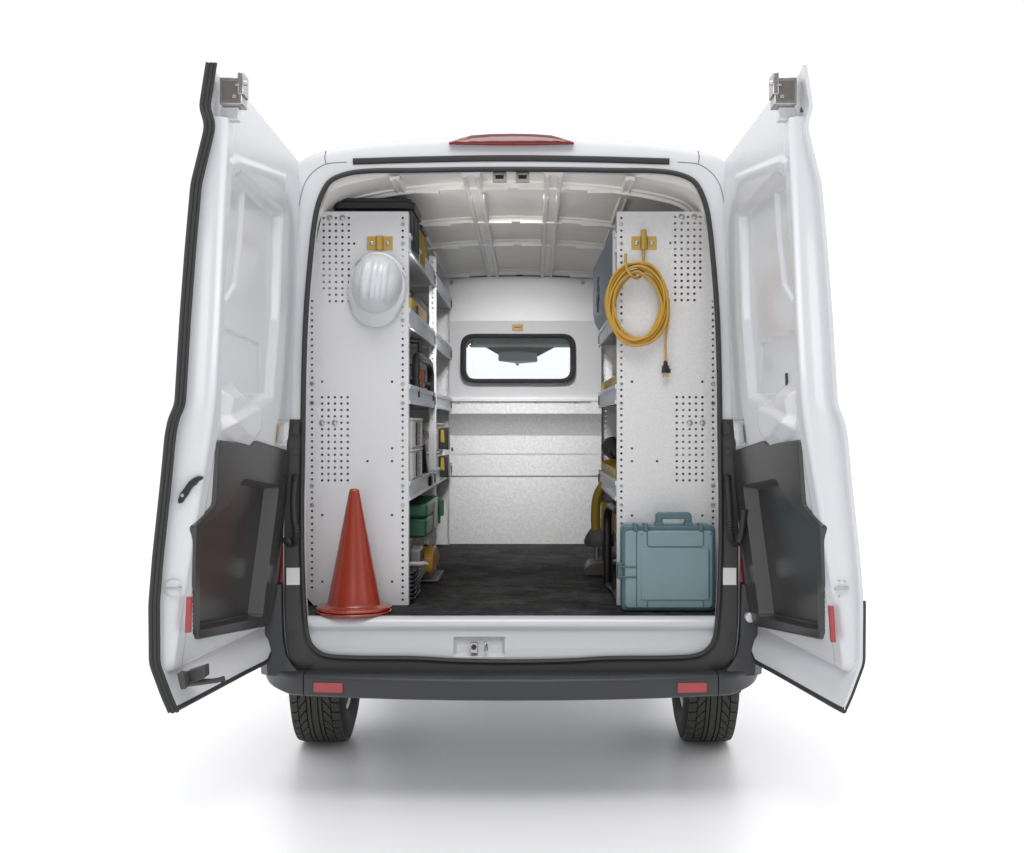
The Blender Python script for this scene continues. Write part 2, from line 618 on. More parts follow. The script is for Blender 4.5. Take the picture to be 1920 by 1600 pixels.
# roof bows
for yb, wd, dp in ((0.46, 0.08, 0.024), (1.18, 0.08, 0.024), (1.80, 0.08, 0.024), (2.80, 0.09, 0.022)):
    rb = MB()
    dz = roof_drop(yb)
    sec = [(-wd / 2 - 0.022, -0.004), (-wd / 2 - 0.020, 0.007), (-wd / 2 - 0.004, 0.009), (-wd / 2, dp), (wd / 2, dp), (wd / 2 + 0.004, 0.009), (wd / 2 + 0.020, 0.007), (wd / 2 + 0.022, -0.004)]
    rings = [arch(yb + a, b, dz) for a, b in sec]
    lo, hi = 24, len(rings[0]) - 24
    rb.loft([r[lo:hi] for r in rings], closed=False)
    # pressed stiffening flutes on the underside
    for xc, hw in ((-0.36, 0.05), (-0.12, 0.10), (0.12, 0.10), (0.36, 0.05)):
        zc = interp(abs(xc), [0, 0.2, 0.4, 0.6], [2.478, 2.473, 2.458, 2.425]) + dz - dp
        rb.box(xc - hw, xc + hw, yb - 0.047, yb + 0.01, zc - 0.006, zc + 0.01)
    rb.build('roof_bow', 'lining', van, smooth=30, bevel=0.002)
# lengthwise roof stiffeners
for xs in (-0.47, -0.165, 0.165, 0.47):
    st = MB()
    z0 = interp(abs(xs), [0, 0.2, 0.4, 0.6], [2.478, 2.473, 2.458, 2.425])
    sec = [(-0.040, 0.004), (-0.036, -0.026), (-0.031, -0.031), (-0.020, -0.031), (-0.014, -0.022), (0.014, -0.022), (0.020, -0.031), (0.031, -0.031), (0.036, -0.026), (0.040, 0.004)]
    k_ = 1.0 if abs(xs) < 0.3 else 0.5
    rings = [[Vector((xs + a * k_, y, z0 + b * k_ + roof_drop(y) - (0.10 * (a * k_) * (1 if xs > 0 else -1) if k_ < 1 else 0))) for a, b in sec] for y in (0.19, 0.7, 1.4, 2.1, 2.95)]
    st.loft(rings, closed=False)
    st.add([rings[0][0], *rings[0][1:]] , [tuple(range(len(rings[0])))])
    st.build('roof_stiffener', 'lining', van, smooth=28)

# cargo floor mat
fl = MB()
fl.box(-0.87, 0.87, 0.045, 2.9, FLOOR - 0.03, FLOOR)
fl.build('cargo_floor', 'mat_', van, bevel=0.003)
ub = MB()
ub.box(-0.8, 0.8, 0.1, 2.9, 0.57, 0.66)
ub.build('underbody', 'grey', van)  # unseen; raised and made mid grey to bounce light onto the ground

# sill panel under the opening
si = MB()
prof = [(0.075, FLOOR - 0.004), (0.052, FLOOR + 0.001), (0.036, FLOOR - 0.001), (0.022, FLOOR - 0.008), (0.014, FLOOR - 0.020),
        (0.013, FLOOR - 0.034), (0.022, FLOOR - 0.045), (0.031, FLOOR - 0.054), (0.030, FLOOR - 0.072), (0.024, FLOOR - 0.092),
        (0.019, FLOOR - 0.115), (0.017, FLOOR - 0.15), (0.017, FLOOR - 0.21)]
xr0, xr1 = P(850, 1200, 0.02).x, P(947, 1200, 0.02).x
zr0, zr1 = P(900, 1231, 0.02).z, P(900, 1195, 0.02).z
xs = sorted(set([-0.85, -0.84] + list(np.linspace(-0.8, 0.8, 41)) + [0.84, 0.85] +
                [xr0 - 0.004, xr0, xr0 + 0.012, xr1 - 0.012, xr1, xr1 + 0.004]))
zs_fine = list(np.linspace(FLOOR - 0.06, FLOOR - 0.21, 76))
pr = [(y, z) for y, z in prof if z > FLOOR - 0.058]
pz = [z for y, z in prof][::-1]
py_ = [y for y, z in prof][::-1]
pr += [(interp(z, pz, py_), z) for z in zs_fine]


def rec(x, z):
    dx = max(xr0 - x, x - xr1, 0) if not (xr0 < x < xr1) else -min(x - xr0, xr1 - x)
    dz = -min(z - zr0, zr1 - z) if zr0 < z < zr1 else max(zr0 - z, z - zr1)
    d = max(dx, dz)
    return 0.022 * min(1, max(0, -d / 0.008))


si.loft([[Vector((x, y + rec(x, z), z)) for y, z in pr] for x in xs], closed=False)
sill = si.build('rear_sill', 'paint', van, smooth=50)
lk = MB()
c = P(889, 1213, 0.03)
lk.box(c.x - 0.014, c.x + 0.014, 0.012, 0.04, c.z - 0.022, c.z + 0.016)
lko = lk.build('lock_plate', 'steel', sill, bevel=0.002)
lh = MB()
lh.lathe((c.x, 0.0115, c.z + 0.002), (0, 1, 0), [(-0.002, 0.0105), (0.004, 0.0105)], 20)
lh.build('lock_hole', 'black', sill)
ls_ = MB()
c2 = P(911, 1212, 0.03)
ls_.tube([(c2.x - 0.003, 0.03, c2.z - 0.02), (c2.x - 0.003, 0.004, c2.z - 0.016), (c2.x - 0.002, 0.0, c2.z + 0.012),
          (c2.x + 0.001, 0.004, c2.z + 0.02), (c2.x + 0.004, 0.01, c2.z + 0.01), (c2.x + 0.006, 0.03, c2.z - 0.016)], 0.0032, 8)
ls_.build('door_striker', 'steel', sill, smooth=True)

# upper strikers on the header
for px in (937, 980):
    c = P(px, 333, 0.18)
    s_ = MB()
    s_.box(c.x - 0.027, c.x + 0.027, 0.15, 0.20, c.z + 0.004, c.z + 0.05)
    s_.box(c.x - 0.027, c.x - 0.016, 0.14, 0.19, c.z - 0.02, c.z + 0.004)
    s_.box(c.x + 0.016, c.x + 0.027, 0.14, 0.19, c.z - 0.02, c.z + 0.004)
    s_.box(c.x - 0.027, c.x + 0.027, 0.138, 0.16, c.z - 0.026, c.z - 0.014)
    so = s_.build('upper_striker', 'steel', van, bevel=0.0015)
    h_ = MB()
    h_.box(c.x - 0.016, c.x + 0.016, 0.165, 0.19, c.z - 0.012, c.z + 0.006)
    h_.build('striker_slot', 'black', so)

# dark cladding on the lower tail frame, each side plus the sill band
for sgn, nm in ((-1, 'pillar_cladding'), (1, 'pillar_cladding')):
    cl = MB()
    ia, ib = 6 * 3, int(6 * 9.55)
    A, B = LI[ia:ib], LO[ia:ib]
    rr = [[p.lerp(q, t) + Vector((0, dy, 0)) for p, q in zip(A, B)] for t, dy in
          ((0.0, 0.03), (0.06, -0.004), (0.3, -0.009), (0.9, -0.009), (0.99, -0.004), (1.02, 0.02))]
    if sgn > 0:
        rr = [[Vector((-p.x, p.y, p.z)) for p in r] for r in rr]
    cl.loft(rr, closed=False)
    cl.build(nm, 'clad', van, smooth=35)
cl = MB()
A = LI[-6 * 3:] + LI[:6 * 3 + 1]
B = LO[-6 * 3:] + LO[:6 * 3 + 1]
cl.loft([[p.lerp(q, t) + Vector((0, dy, 0)) for p, q in zip(A, B)] for t, dy in
         ((0.0, 0.03), (0.06, -0.004), (0.3, -0.009), (0.9, -0.009), (1.0, -0.004), (1.02, 0.02))], closed=False)
cl.build('sill_cladding', 'clad', van, smooth=35)
# pale patch, hinge cap, bolt and corrugated conduit on each pillar
for sgn in (-1, 1):
    def mx(p):
        return Vector((-p.x, p.y, p.z)) if sgn > 0 else p
    w1 = MB()
    q = [mx(FR(x, y, -0.011)) for x, y in ((537, 1097), (562, 1097), (562, 1065), (537, 1065))]
    q2 = [p + Vector((0, 0.01, 0)) for p in q]
    w1.loft([q2, q], True, False, True)
    w1.build('pale_patch', 'panel', van)
    hc = MB()
    q = [mx(FR(x, y, -0.010)) for x, y in ((549, 815), (562, 815), (562, 797), (556, 791), (550, 797))]
    hc.loft([q, [p + Vector((0, -0.012, 0)) for p in q]], True, True, True)
    hc.build('hinge_cap', 'clad', van, bevel=0.002)
    sc = MB()
    p = mx(FR(554, 847, -0.011))
    sc.lathe(p, (0, -1, 0), [(0, 0.012), (0.003, 0.012), (0.003, 0.008), (0.0015, 0.007), (0.0015, 0.001)], 20)
    sc.build('screw', 'dgrey', van, smooth=True)
    cd = MB()
    # corrugated hose: ribs along a path that hangs down the pillar and loops to the door
    keys = [mx(FR(554, 893, -0.012)), mx(FR(553, 905, -0.03)), mx(FR(550, 940, -0.04)), mx(FR(548, 975, -0.045)),
            mx(FR(547, 1000, -0.05)), mx(FR(541, 1018, -0.06)), mx(FR(531, 1016, -0.075)), mx(FR(524, 990, -0.095)), mx(FR(520, 955, -0.11))]
    if sgn < 0:
        keys = [mx(FR(x, y, o)) for x, y, o in ((554, 893, -.012), (553, 905, -.03), (550, 940, -.04), (552, 975, -.045),
                                                (555, 1000, -.05), (551, 1017, -.055), (543, 1020, -.065), (534, 1010, -.08))]
    path = cat_rom(keys, 10)
    cd.tube(path, [0.0150 if i % 2 else 0.0115 for i in range(len(path))], 10)
    cd.build('wiring_conduit', 'rubber', van, smooth=60)

# tail lights
for sx in (-1, 1):
    t_ = MB()
    pts = round_poly([(0.873, 0.842), (0.955, 0.842), (0.955, 1.40), (0.885, 1.40)], 0.015, 4)
    t_.prism(pts, 0.02, 0.14, lambda u, v, w: (sx * u, w, v))
    to = t_.build('tail_light', 'redd', van, bevel=0.006)
    t2 = MB()
    t2.box(min(sx * .869, sx * .872), max(sx * .869, sx * .872), 0.018, 0.1, 0.842, 1.40)
    t2.build('chrome_edge', 'zinc', to)
    t3 = MB()
    t3.box(min(sx * .875, sx * .952), max(sx * .875, sx * .952), 0.016, 0.0195, 1.0, 1.06)
    t3.build('lens_band', 'red', to)

# bumper
bp = MB()


def bump_y(x):
    return -0.135 + 0.05 * (abs(x) / 0.8) ** 2.2


bpr = [(0.14, 0.516), (0.05, 0.517), (0.010, 0.515), (0.002, 0.508), (0.000, 0.498), (0.000, 0.455), (0.004, 0.440), (0.016, 0.432), (0.10, 0.428)]
xsb = np.linspace(-0.777, 0.777, 45)
bp.loft([[Vector((x, bump_y(x) + dy, z - 0.008 * (1 - (x / 0.8) ** 2))) for dy, z in bpr] for x in xsb], closed=False, )
bpo = bp.build('bumper', 'bumper', van, smooth=40)
for sx in (-1, 1):
    bc = MB()
    rings = []
    for k in range(15):
        t = k / 14
        a = t * PI / 2
        x = 0.781 + 0.188 * math.sin(a)
        y = bump_y(0.781) + 0.26 * (1 - math.cos(a))
        rise = 0.0 if t < 0.35 else 0.0
        n = Vector((math.sin(a), -math.cos(a), 0))
        ring = []
        for dy, z in bpr:
            ring.append(Vector((sx * (x - n.x * min(dy, 0.09)), y - n.y * dy, z + (0.5 - z) * 0.75 * max(0, t - 0.15) if z < 0.5 else z)))
        rings.append(ring)
    rings.append([p + Vector((sx * 0.02, 0.45, 0)) for p in rings[-1]])
    bc.loft(rings, closed=False)
    # riser of the corner piece, sweeping up beside the tail frame
    up = []
    for zz, xi, xo, yy in ((0.50, 0.80, 0.945, -0.03), (0.535, 0.835, 0.95, -0.02), (0.575, 0.862, 0.955, -0.012), (0.64, 0.876, 0.96, -0.005),
                           (0.76, 0.880, 0.962, 0.0), (0.8415, 0.882, 0.962, 0.004)):
        up.append([Vector((sx * xi, yy + 0.06, zz)), Vector((sx * xi, yy, zz)), Vector((sx * (xi + 0.012), yy - 0.008, zz)),
                   Vector((sx * (xo - 0.02), yy - 0.006, zz)), Vector((sx * (xo + 0.012), yy + 0.03, zz)), Vector((sx * (xo + 0.035), yy + 0.5, zz))])
    bc.loft(up, closed=False)
    bc.build('bumper_corner', 'bumper', van, smooth=40)
    bz = MB()
    bz.box(min(sx * .74, sx * .80), max(sx * .74, sx * .80), -0.07, 0.1, 0.445, 0.512)
    bz.box(min(sx * .868, sx * .957), max(sx * .868, sx * .957), 0.03, 0.5, 0.505, 0.8445)
    bz.build('bumper_core', 'black', van)
    # mud flap
    mf = MB()
    mf.box(min(sx * .74, sx * .955), max(sx * .74, sx * .955), 0.42, 0.46, 0.33, 0.5)
    mf.build('wheel_arch_liner', 'black', van, bevel=0.01)
for px0, px1 in ((588, 643), (1270, 1325)):
    rf = MB()
    a, b = P(px0, 1298, -0.098), P(px1, 1280, -0.098)
    ya = bump_y((a.x + b.x) / 2)
    sl = bump_y(b.x) - bump_y(a.x)
    pts = round_poly([(a.x, a.z), (b.x, a.z), (b.x, b.z), (a.x, b.z)], 0.004, 3)
    rf.prism(pts, -0.005, 0.004, lambda u, v, w: (u, ya + sl * ((u - a.x) / (b.x - a.x) - .5) + w, v))
    rf.build('reflector', 'reds', bpo, bevel=0.001)

# ---- bulkhead
BY = 2.88
bk = MB()


def zb(py, Y=BY):
    return P(960, py, Y).z


bpf = [(BY, 2.375), (BY, zb(602)), (BY - 0.050, zb(603)), (BY + 0.035, zb(744)), (BY + 0.035, zb(747.5)), (BY - 0.004, zb(748.2)), (BY - 0.004, zb(752)), (BY + 0.004, zb(753)),
       (BY + 0.004, zb(775)), (BY + 0.0, zb(776)), (BY + 0.16, zb(815)), (BY - 0.002, zb(817)), (BY - 0.002, zb(851)), (BY + 0.008, zb(852.2)),
       (BY + 0.008, zb(853.4)), (BY - 0.002, zb(854)), (BY - 0.002, zb(892)), (BY + 0.016, zb(892.4)), (BY + 0.016, zb(894.4)), (BY - 0.002, zb(894.8)), (BY - 0.002, FLOOR - 0.02)]
wx0, wx1 = P(880, 0, BY).x, P(1063, 0, BY).x     # opening behind the rubber frame
wz0, wz1 = zb(706), zb(643)
# painted upper part with the window opening (three strips around the hole), galvanised lower part
upz = [p for p in bpf[:4]]


def yb_at(z):
    zs = [p[1] for p in bpf][::-1]
    ys = [p[0] for p in bpf][::-1]
    return interp(z, zs, ys)


def strip(mb, x0, x1, pts):
    mb.loft([[Vector((x, y, z)) for y, z in pts] for x in (x0, x1)], closed=False)


bk.add([], [])
strip(bk, -0.87, 0.87, [bpf[0], bpf[1], bpf[2]])
wh = round_poly([(P(869, 0, BY).x, zb(715)), (P(1074, 0, BY).x, zb(715)), (P(1074, 0, BY).x, zb(632)), (P(869, 0, BY).x, zb(632))], 0.075, 8)
zl, zh = bpf[3][1], bpf[2][1]
fill_map(bk, [(-0.87, zl), (0.87, zl), (0.87, zh), (-0.87, zh)], wh, lambda u, v: Vector((u, yb_at(v), v)), [])
strip(bk, -0.87, 0.87, bpf[3:7])
bulk = bk.build('bulkhead', 'bulkp', van)
b2 = MB()
strip(b2, -0.87, 0.87, bpf[6:])
b2.build('lower_panel', 'bulk', bulk)
# upper roof closing panel above the bulkhead
b3 = MB()
b3.loft([[Vector((-0.87, BY + 0.01, 2.36)), Vector((0.87, BY + 0.01, 2.36))], [Vector((-0.87, BY + 0.03, 2.5)), Vector((0.87, BY + 0.03, 2.5))]], closed=False)
b3.build('roof_closing_panel', 'lining', bulk)
b4 = MB()
b4.tube([Vector((x, BY - 0.012, 2.385 - 0.03 * (abs(x) / 0.45) ** 2 * 0.6)) for x in np.linspace(-0.8, 0.8, 21)], 0.008, 6)
b4.build('bulkhead_top_seal', 'dgrey', bulk, smooth=True)
# rubber window frame with rounded corners
wr = MB()
wo = round_poly([(P(864, 0, BY).x, zb(719)), (P(1079, 0, BY).x, zb(719)), (P(1079, 0, BY).x, zb(627)), (P(864, 0, BY).x, zb(627))], 0.085, 8)
wi = round_poly([(P(874, 0, BY).x, zb(711)), (P(1069, 0, BY).x, zb(711)), (P(1069, 0, BY).x, zb(636)), (P(874, 0, BY).x, zb(636))], 0.065, 8)
yw = BY - 0.044
ro = [Vector((x, BY + 0.02, z)) for x, z in wo]
rings = [ro, [Vector((x, yw, z)) for x, z in wo],
         [Vector(((x + a) / 2, yw - 0.012, (z + b) / 2)) for (x, z), (a, b) in zip(wo, wi)],
         [Vector((x, yw, z)) for x, z in wi], [Vector((x, BY + 0.03, z)) for x, z in wi]]
wr.loft(rings)
wfo = wr.build('window_frame', 'dgrey', bulk, smooth=50)
wg = MB()
wg.add([Vector((x, BY + 0.012, z)) for x, z in wi], [tuple(range(len(wi)))])
wg.build('window_pane', 'glass', bulk)
lb = MB()
a, b = P(960, 621, BY - 0.02), P(981, 609, BY - 0.02)
lb.box(a.x, b.x, BY - 0.052, BY - 0.0, a.z, b.z)
lbo = lb.build('yellow_label', 'amber', bulk)
lt = MB()
lt.box(a.x + 0.012, b.x - 0.012, BY - 0.054, BY - 0.012, (a.z + b.z) / 2 - 0.003, (a.z + b.z) / 2 + 0.003)
lt.build('label_mark', 'dgrey', bulk)
for px, py in ((847, 530), (1093, 530)):
    p = P(px, py, BY - 0.004)
    r_ = MB()
    r_.lathe(p, (0, -1, 0), [(-0.004, 0.012), (0.006, 0.012), (0.010, 0.006), (0.012, 0.0)], 12)
    r_.build('bolt', 'zinc', bulk, smooth=True)
for px in (860, 932, 1005, 1079):
    p = P(px, 754, BY)
    r_ = MB()
    r_.box(p.x - 0.010, p.x + 0.010, BY - 0.016, BY + 0.004, p.z - 0.006, p.z + 0.006)
    r_.build('clip', 'grey', bulk, bevel=0.002)
rl = MB()
rl.box(-0.44, 0.44, BY - 0.010, BY + 0.004, zb(754.6), zb(752.8))
rl.build('seam_rail', 'grey', bulk)
cj = MB()
p = P(848, 843, BY)
cj.box(p.x - 0.006, p.x + 0.006, BY - 0.012, BY, p.z - 0.01, p.z + 0.012)
cj.build('catch', 'dgrey', bulk, bevel=0.002)

# ---- cab seen through the bulkhead window: headliner edge, mirror mount and mirror
cb = MB()
hy = 3.42
cbz = P(960, 652, hy).z
cb.box(-0.82, 0.82, hy - 0.3, hy, cbz, cbz + 0.12)
cb.build('headliner', 'cab', van, bevel=0.01)
cm = MB()
pts = [P(x, y, hy + 0.06) for x, y in ((880, 640), (1062, 640), (1038, 652), (1008, 668), (940, 668), (912, 652))]
cm.loft([pts, [p + Vector((0, 0.06, 0)) for p in pts]], True, True, True)
cm.build('mirror_mount', 'cabd', van, bevel=0.004)
cc = MB()
pts = [P(x, y, hy + 0.03) for x, y in ((950, 640), (998, 640), (996, 651), (953, 651))]
cc.loft([pts, [p + Vector((0, 0.02, 0)) for p in pts]], True, True, True)
cc.build('dome_lamp', 'cab', van, bevel=0.004)
mm = MB()
pts2 = round_poly([(x, z) for x, z in ((P(934, 0, hy).x, P(0, 677, hy).z), (P(972, 0, hy).x, P(0, 682, hy).z), (P(1008, 0, hy).x, P(0, 679, hy).z),
                                       (P(1007, 0, hy).x, P(0, 662, hy).z), (P(970, 0, hy).x, P(0, 658.5, hy).z), (P(935, 0, hy).x, P(0, 661, hy).z))], 0.012, 4)
mm.prism(pts2, hy - 0.02, hy + 0.02, lambda u, v, w: (u, w, v))
mm.prism([(P(967, 0, hy).x, P(0, 686, hy).z), (P(973, 0, hy).x, P(0, 686, hy).z), (P(973, 0, hy).x, P(0, 679, hy).z), (P(967, 0, hy).x, P(0, 679, hy).z)],
         hy - 0.012, hy + 0.012, lambda u, v, w: (u, w, v))
mm.build('rear_view_mirror', 'mirror', van, bevel=0.006)

# ---- wheels
RT, AX, TW = 0.355, 0.955, 0.118


def crown(t):
    e = max(0, abs(t) - 0.075)
    return 3.6 * e * e + 0.6 * max(0, abs(t) - 0.03) ** 2


def make_wheel(xc, yc, zrim):
    sx = 1 if xc > 0 else -1
    tyre = MB()
    prof = []
    for t in np.linspace(-0.098, 0.098, 15):
        prof.append((t, RT - 0.010 - crown(t)))
    prof = [(-0.085, 0.205), (-0.108, 0.225), (-0.121, 0.262), (-0.121, 0.292), (-0.112, 0.325)] + prof + \
           [(0.112, 0.325), (0.121, 0.292), (0.121, 0.262), (0.108, 0.225), (0.085, 0.205)]
    tyre.lathe((xc, yc, RT), (1, 0, 0), [(-0.085, 0.203)] + prof + [(0.085, 0.203)], 72)
    whl = thing_part('wheel', van)
    to = tyre.build('tyre', 'rubber2', whl, smooth=50)
    # tread blocks standing on the carcass
    tb = MB()
    NP = 44
    circ = 2 * PI

    def quad(pts):
        # pts: (t, phase in pitches)
        a = [(t, ph) for t, ph in pts]
        n = len(a)
        top, bot = [], []
        for t, ph in a:
            th = ph / NP * circ
            r = RT - crown(t)
            top.append((xc + t, yc + r * math.sin(th), RT - r * math.cos(th)))
            rb = r - 0.012
            bot.append((xc + t, yc + rb * math.sin(th), RT - rb * math.cos(th)))
        fs = [tuple(range(n))] + [(i, (i + 1) % n, n + (i + 1) % n, n + i) for i in range(n)]
        tb.add(top + bot, fs)
    for k in range(NP):
        for c0, c1 in ((-0.0315, -0.0185), (-0.0125, 0.0125), (0.0185, 0.0315)):
            quad([(c0, k), (c1, k), (c1, k + 1), (c0, k + 1)])
        for s in (-1, 1):
            # inner diagonal block, outer shoulder block
            def q(t):
                return s * t
            quad([(q(.037), k + .06), (q(.053), k + .42), (q(.069), k + .95), (q(.069), k + 1.75), (q(.055), k + 1.28), (q(.037), k + .90)])
            quad([(q(.0735), k + .20), (q(.090), k + .32), (q(.106), k + .36), (q(.106), k + 1.18), (q(.090), k + 1.16), (q(.0735), k + 1.04)])
    tb.build('tread', 'tread', whl, merge=False)
    rim = MB()
    rim.lathe((xc, yc, RT), (-sx, 0, 0), [(-0.06, 0.06), (-0.05, 0.14), (-0.04, 0.195), (0.08, 0.197), (0.092, 0.208), (0.094, 0.214), (0.086, 0.214), (0.08, 0.206)], 48)
    rim.build('rim', 'lgrey', whl, smooth=45)
    return whl


def thing_part(name, parent):
    o = bpy.data.objects.new(name, None)
    COL.objects.link(o)
    o.parent = parent
    ORG[o.name] = org(parent).copy()
    return o


make_wheel(-0.868, AX, 0.2)
make_wheel(0.868, AX, 0.2)
wf = make_wheel(-0.868, 4.3, 0.2)
wf2 = make_wheel(0.868, 4.3, 0.2)

# ================================================================== REAR DOORS
ZT = [0.50, 0.68, 0.94, 1.18, 1.40, 1.514, 1.784, 2.10, 2.43, 2.62]
XFI = [1.085, 1.075, 1.036, 0.996, 0.958, 0.941, 0.925, 0.912, 0.898, 0.885]     # inner face at the free edge
ZH = [0.50, 0.67, 0.77, 1.12, 1.49, 1.9, 2.26, 2.45, 2.62]
XH = [0.925, 0.92, 0.915, 0.876, 0.842, 0.832, 0.826, 0.832, 0.85]                # inner face at the hinge
ZO = [0.545, 0.60, 0.705, 0.89, 1.04, 1.278, 1.42, 1.47, 1.514, 1.784, 2.0, 2.205, 2.345, 2.385, 2.41, 2.445, 2.585, 2.63]
XO = [1.050, 1.075, 1.114, 1.116, 1.104, 1.079, 1.066, 1.056, 1.036, 1.020, 1.004, 0.986, 0.952, 0.943, 0.948, 0.960, 0.939, 0.93]
SMAX = 0.80
kern = np.linspace(0.45, 2.7, 451)


def smooth_tab(zs, xs, w):
    y = np.interp(kern, zs, xs)
    k = np.ones(w) / w
    yp = np.pad(y, (w // 2, w // 2), 'edge')
    return np.convolve(yp, k, 'valid')[:len(kern)]


TFI = smooth_tab(ZT, XFI, 25)
TH = smooth_tab(ZH, XH, 25)
TO = smooth_tab(ZO, XO, 7)


class Door:
    def __init__(s, sgn):
        s.sgn = sgn
        s.adj = 0.0 if sgn > 0 else -0.010

    def xin(s, t, z):
        h, f = np.interp(z, kern, TH), np.interp(z, kern, TFI)
        return h + (f + s.adj - h) * (t / SMAX)

    def thick(s, t, z):
        base = np.interp(z, kern, TO) - np.interp(z, kern, TFI)
        near = np.clip((t - 0.25) / 0.5, 0, 1)
        bump = base
        plain = np.interp(z, [0.5, 0.6, 0.68, 0.76, 1.3, 1.8, 2.3, 2.7], [-0.03, 0.0, 0.05, 0.082, 0.088, 0.085, 0.055, 0.05])
        return bump * near + plain * (1 - near)

    def pt(s, t, z, w=0.0):
        """w > 0 towards the aisle, w < 0 outwards"""
        x = s.xin(t, z) - w
        return Vector((s.sgn * x, -t - 0.012, z))

    def to(s, px, py, w=0.0):
        """pixel of the right-hand door -> (t, z) on the inner face"""
        lo, hi = -0.3, 1.0
        for _ in range(40):
            t = (lo + hi) / 2
            d = -t - 0.012 - CY
            z = CZ - (py - VY) * d / F
            x = np.interp(z, kern, TH) + (np.interp(z, kern, TFI) - np.interp(z, kern, TH)) * t / SMAX - w
            if VX + F * (x - CX) / d < px:
                lo = t
            else:
                hi = t
        return t, z


def poly_sd(tx, zx, poly):
    """signed distance (negative inside) of arrays of points to a polygon"""
    n = len(poly)
    d = np.full(tx.shape, 1e9)
    inside = np.zeros(tx.shape, bool)
    for i in range(n):
        ax, ay = poly[i]
        bx, by = poly[(i + 1) % n]
        ex, ey = bx - ax, by - ay
        L = ex * ex + ey * ey
        h = np.clip(((tx - ax) * ex + (zx - ay) * ey) / L, 0, 1)
        dd = np.hypot(tx - ax - ex * h, zx - ay - ey * h)
        d = np.minimum(d, dd)
        c = (ay > zx) != (by > zx)
        with np.errstate(divide='ignore', invalid='ignore'):
            xi = (bx - ax) * (zx - ay) / (by - ay if by != ay else 1e-9) + ax
        inside ^= c & (tx < xi)
    return np.where(inside, -d, d)


def sstep(d, w):
    t = np.clip(-d / w + 0.5, 0, 1)
    return t * t * (3 - 2 * t)


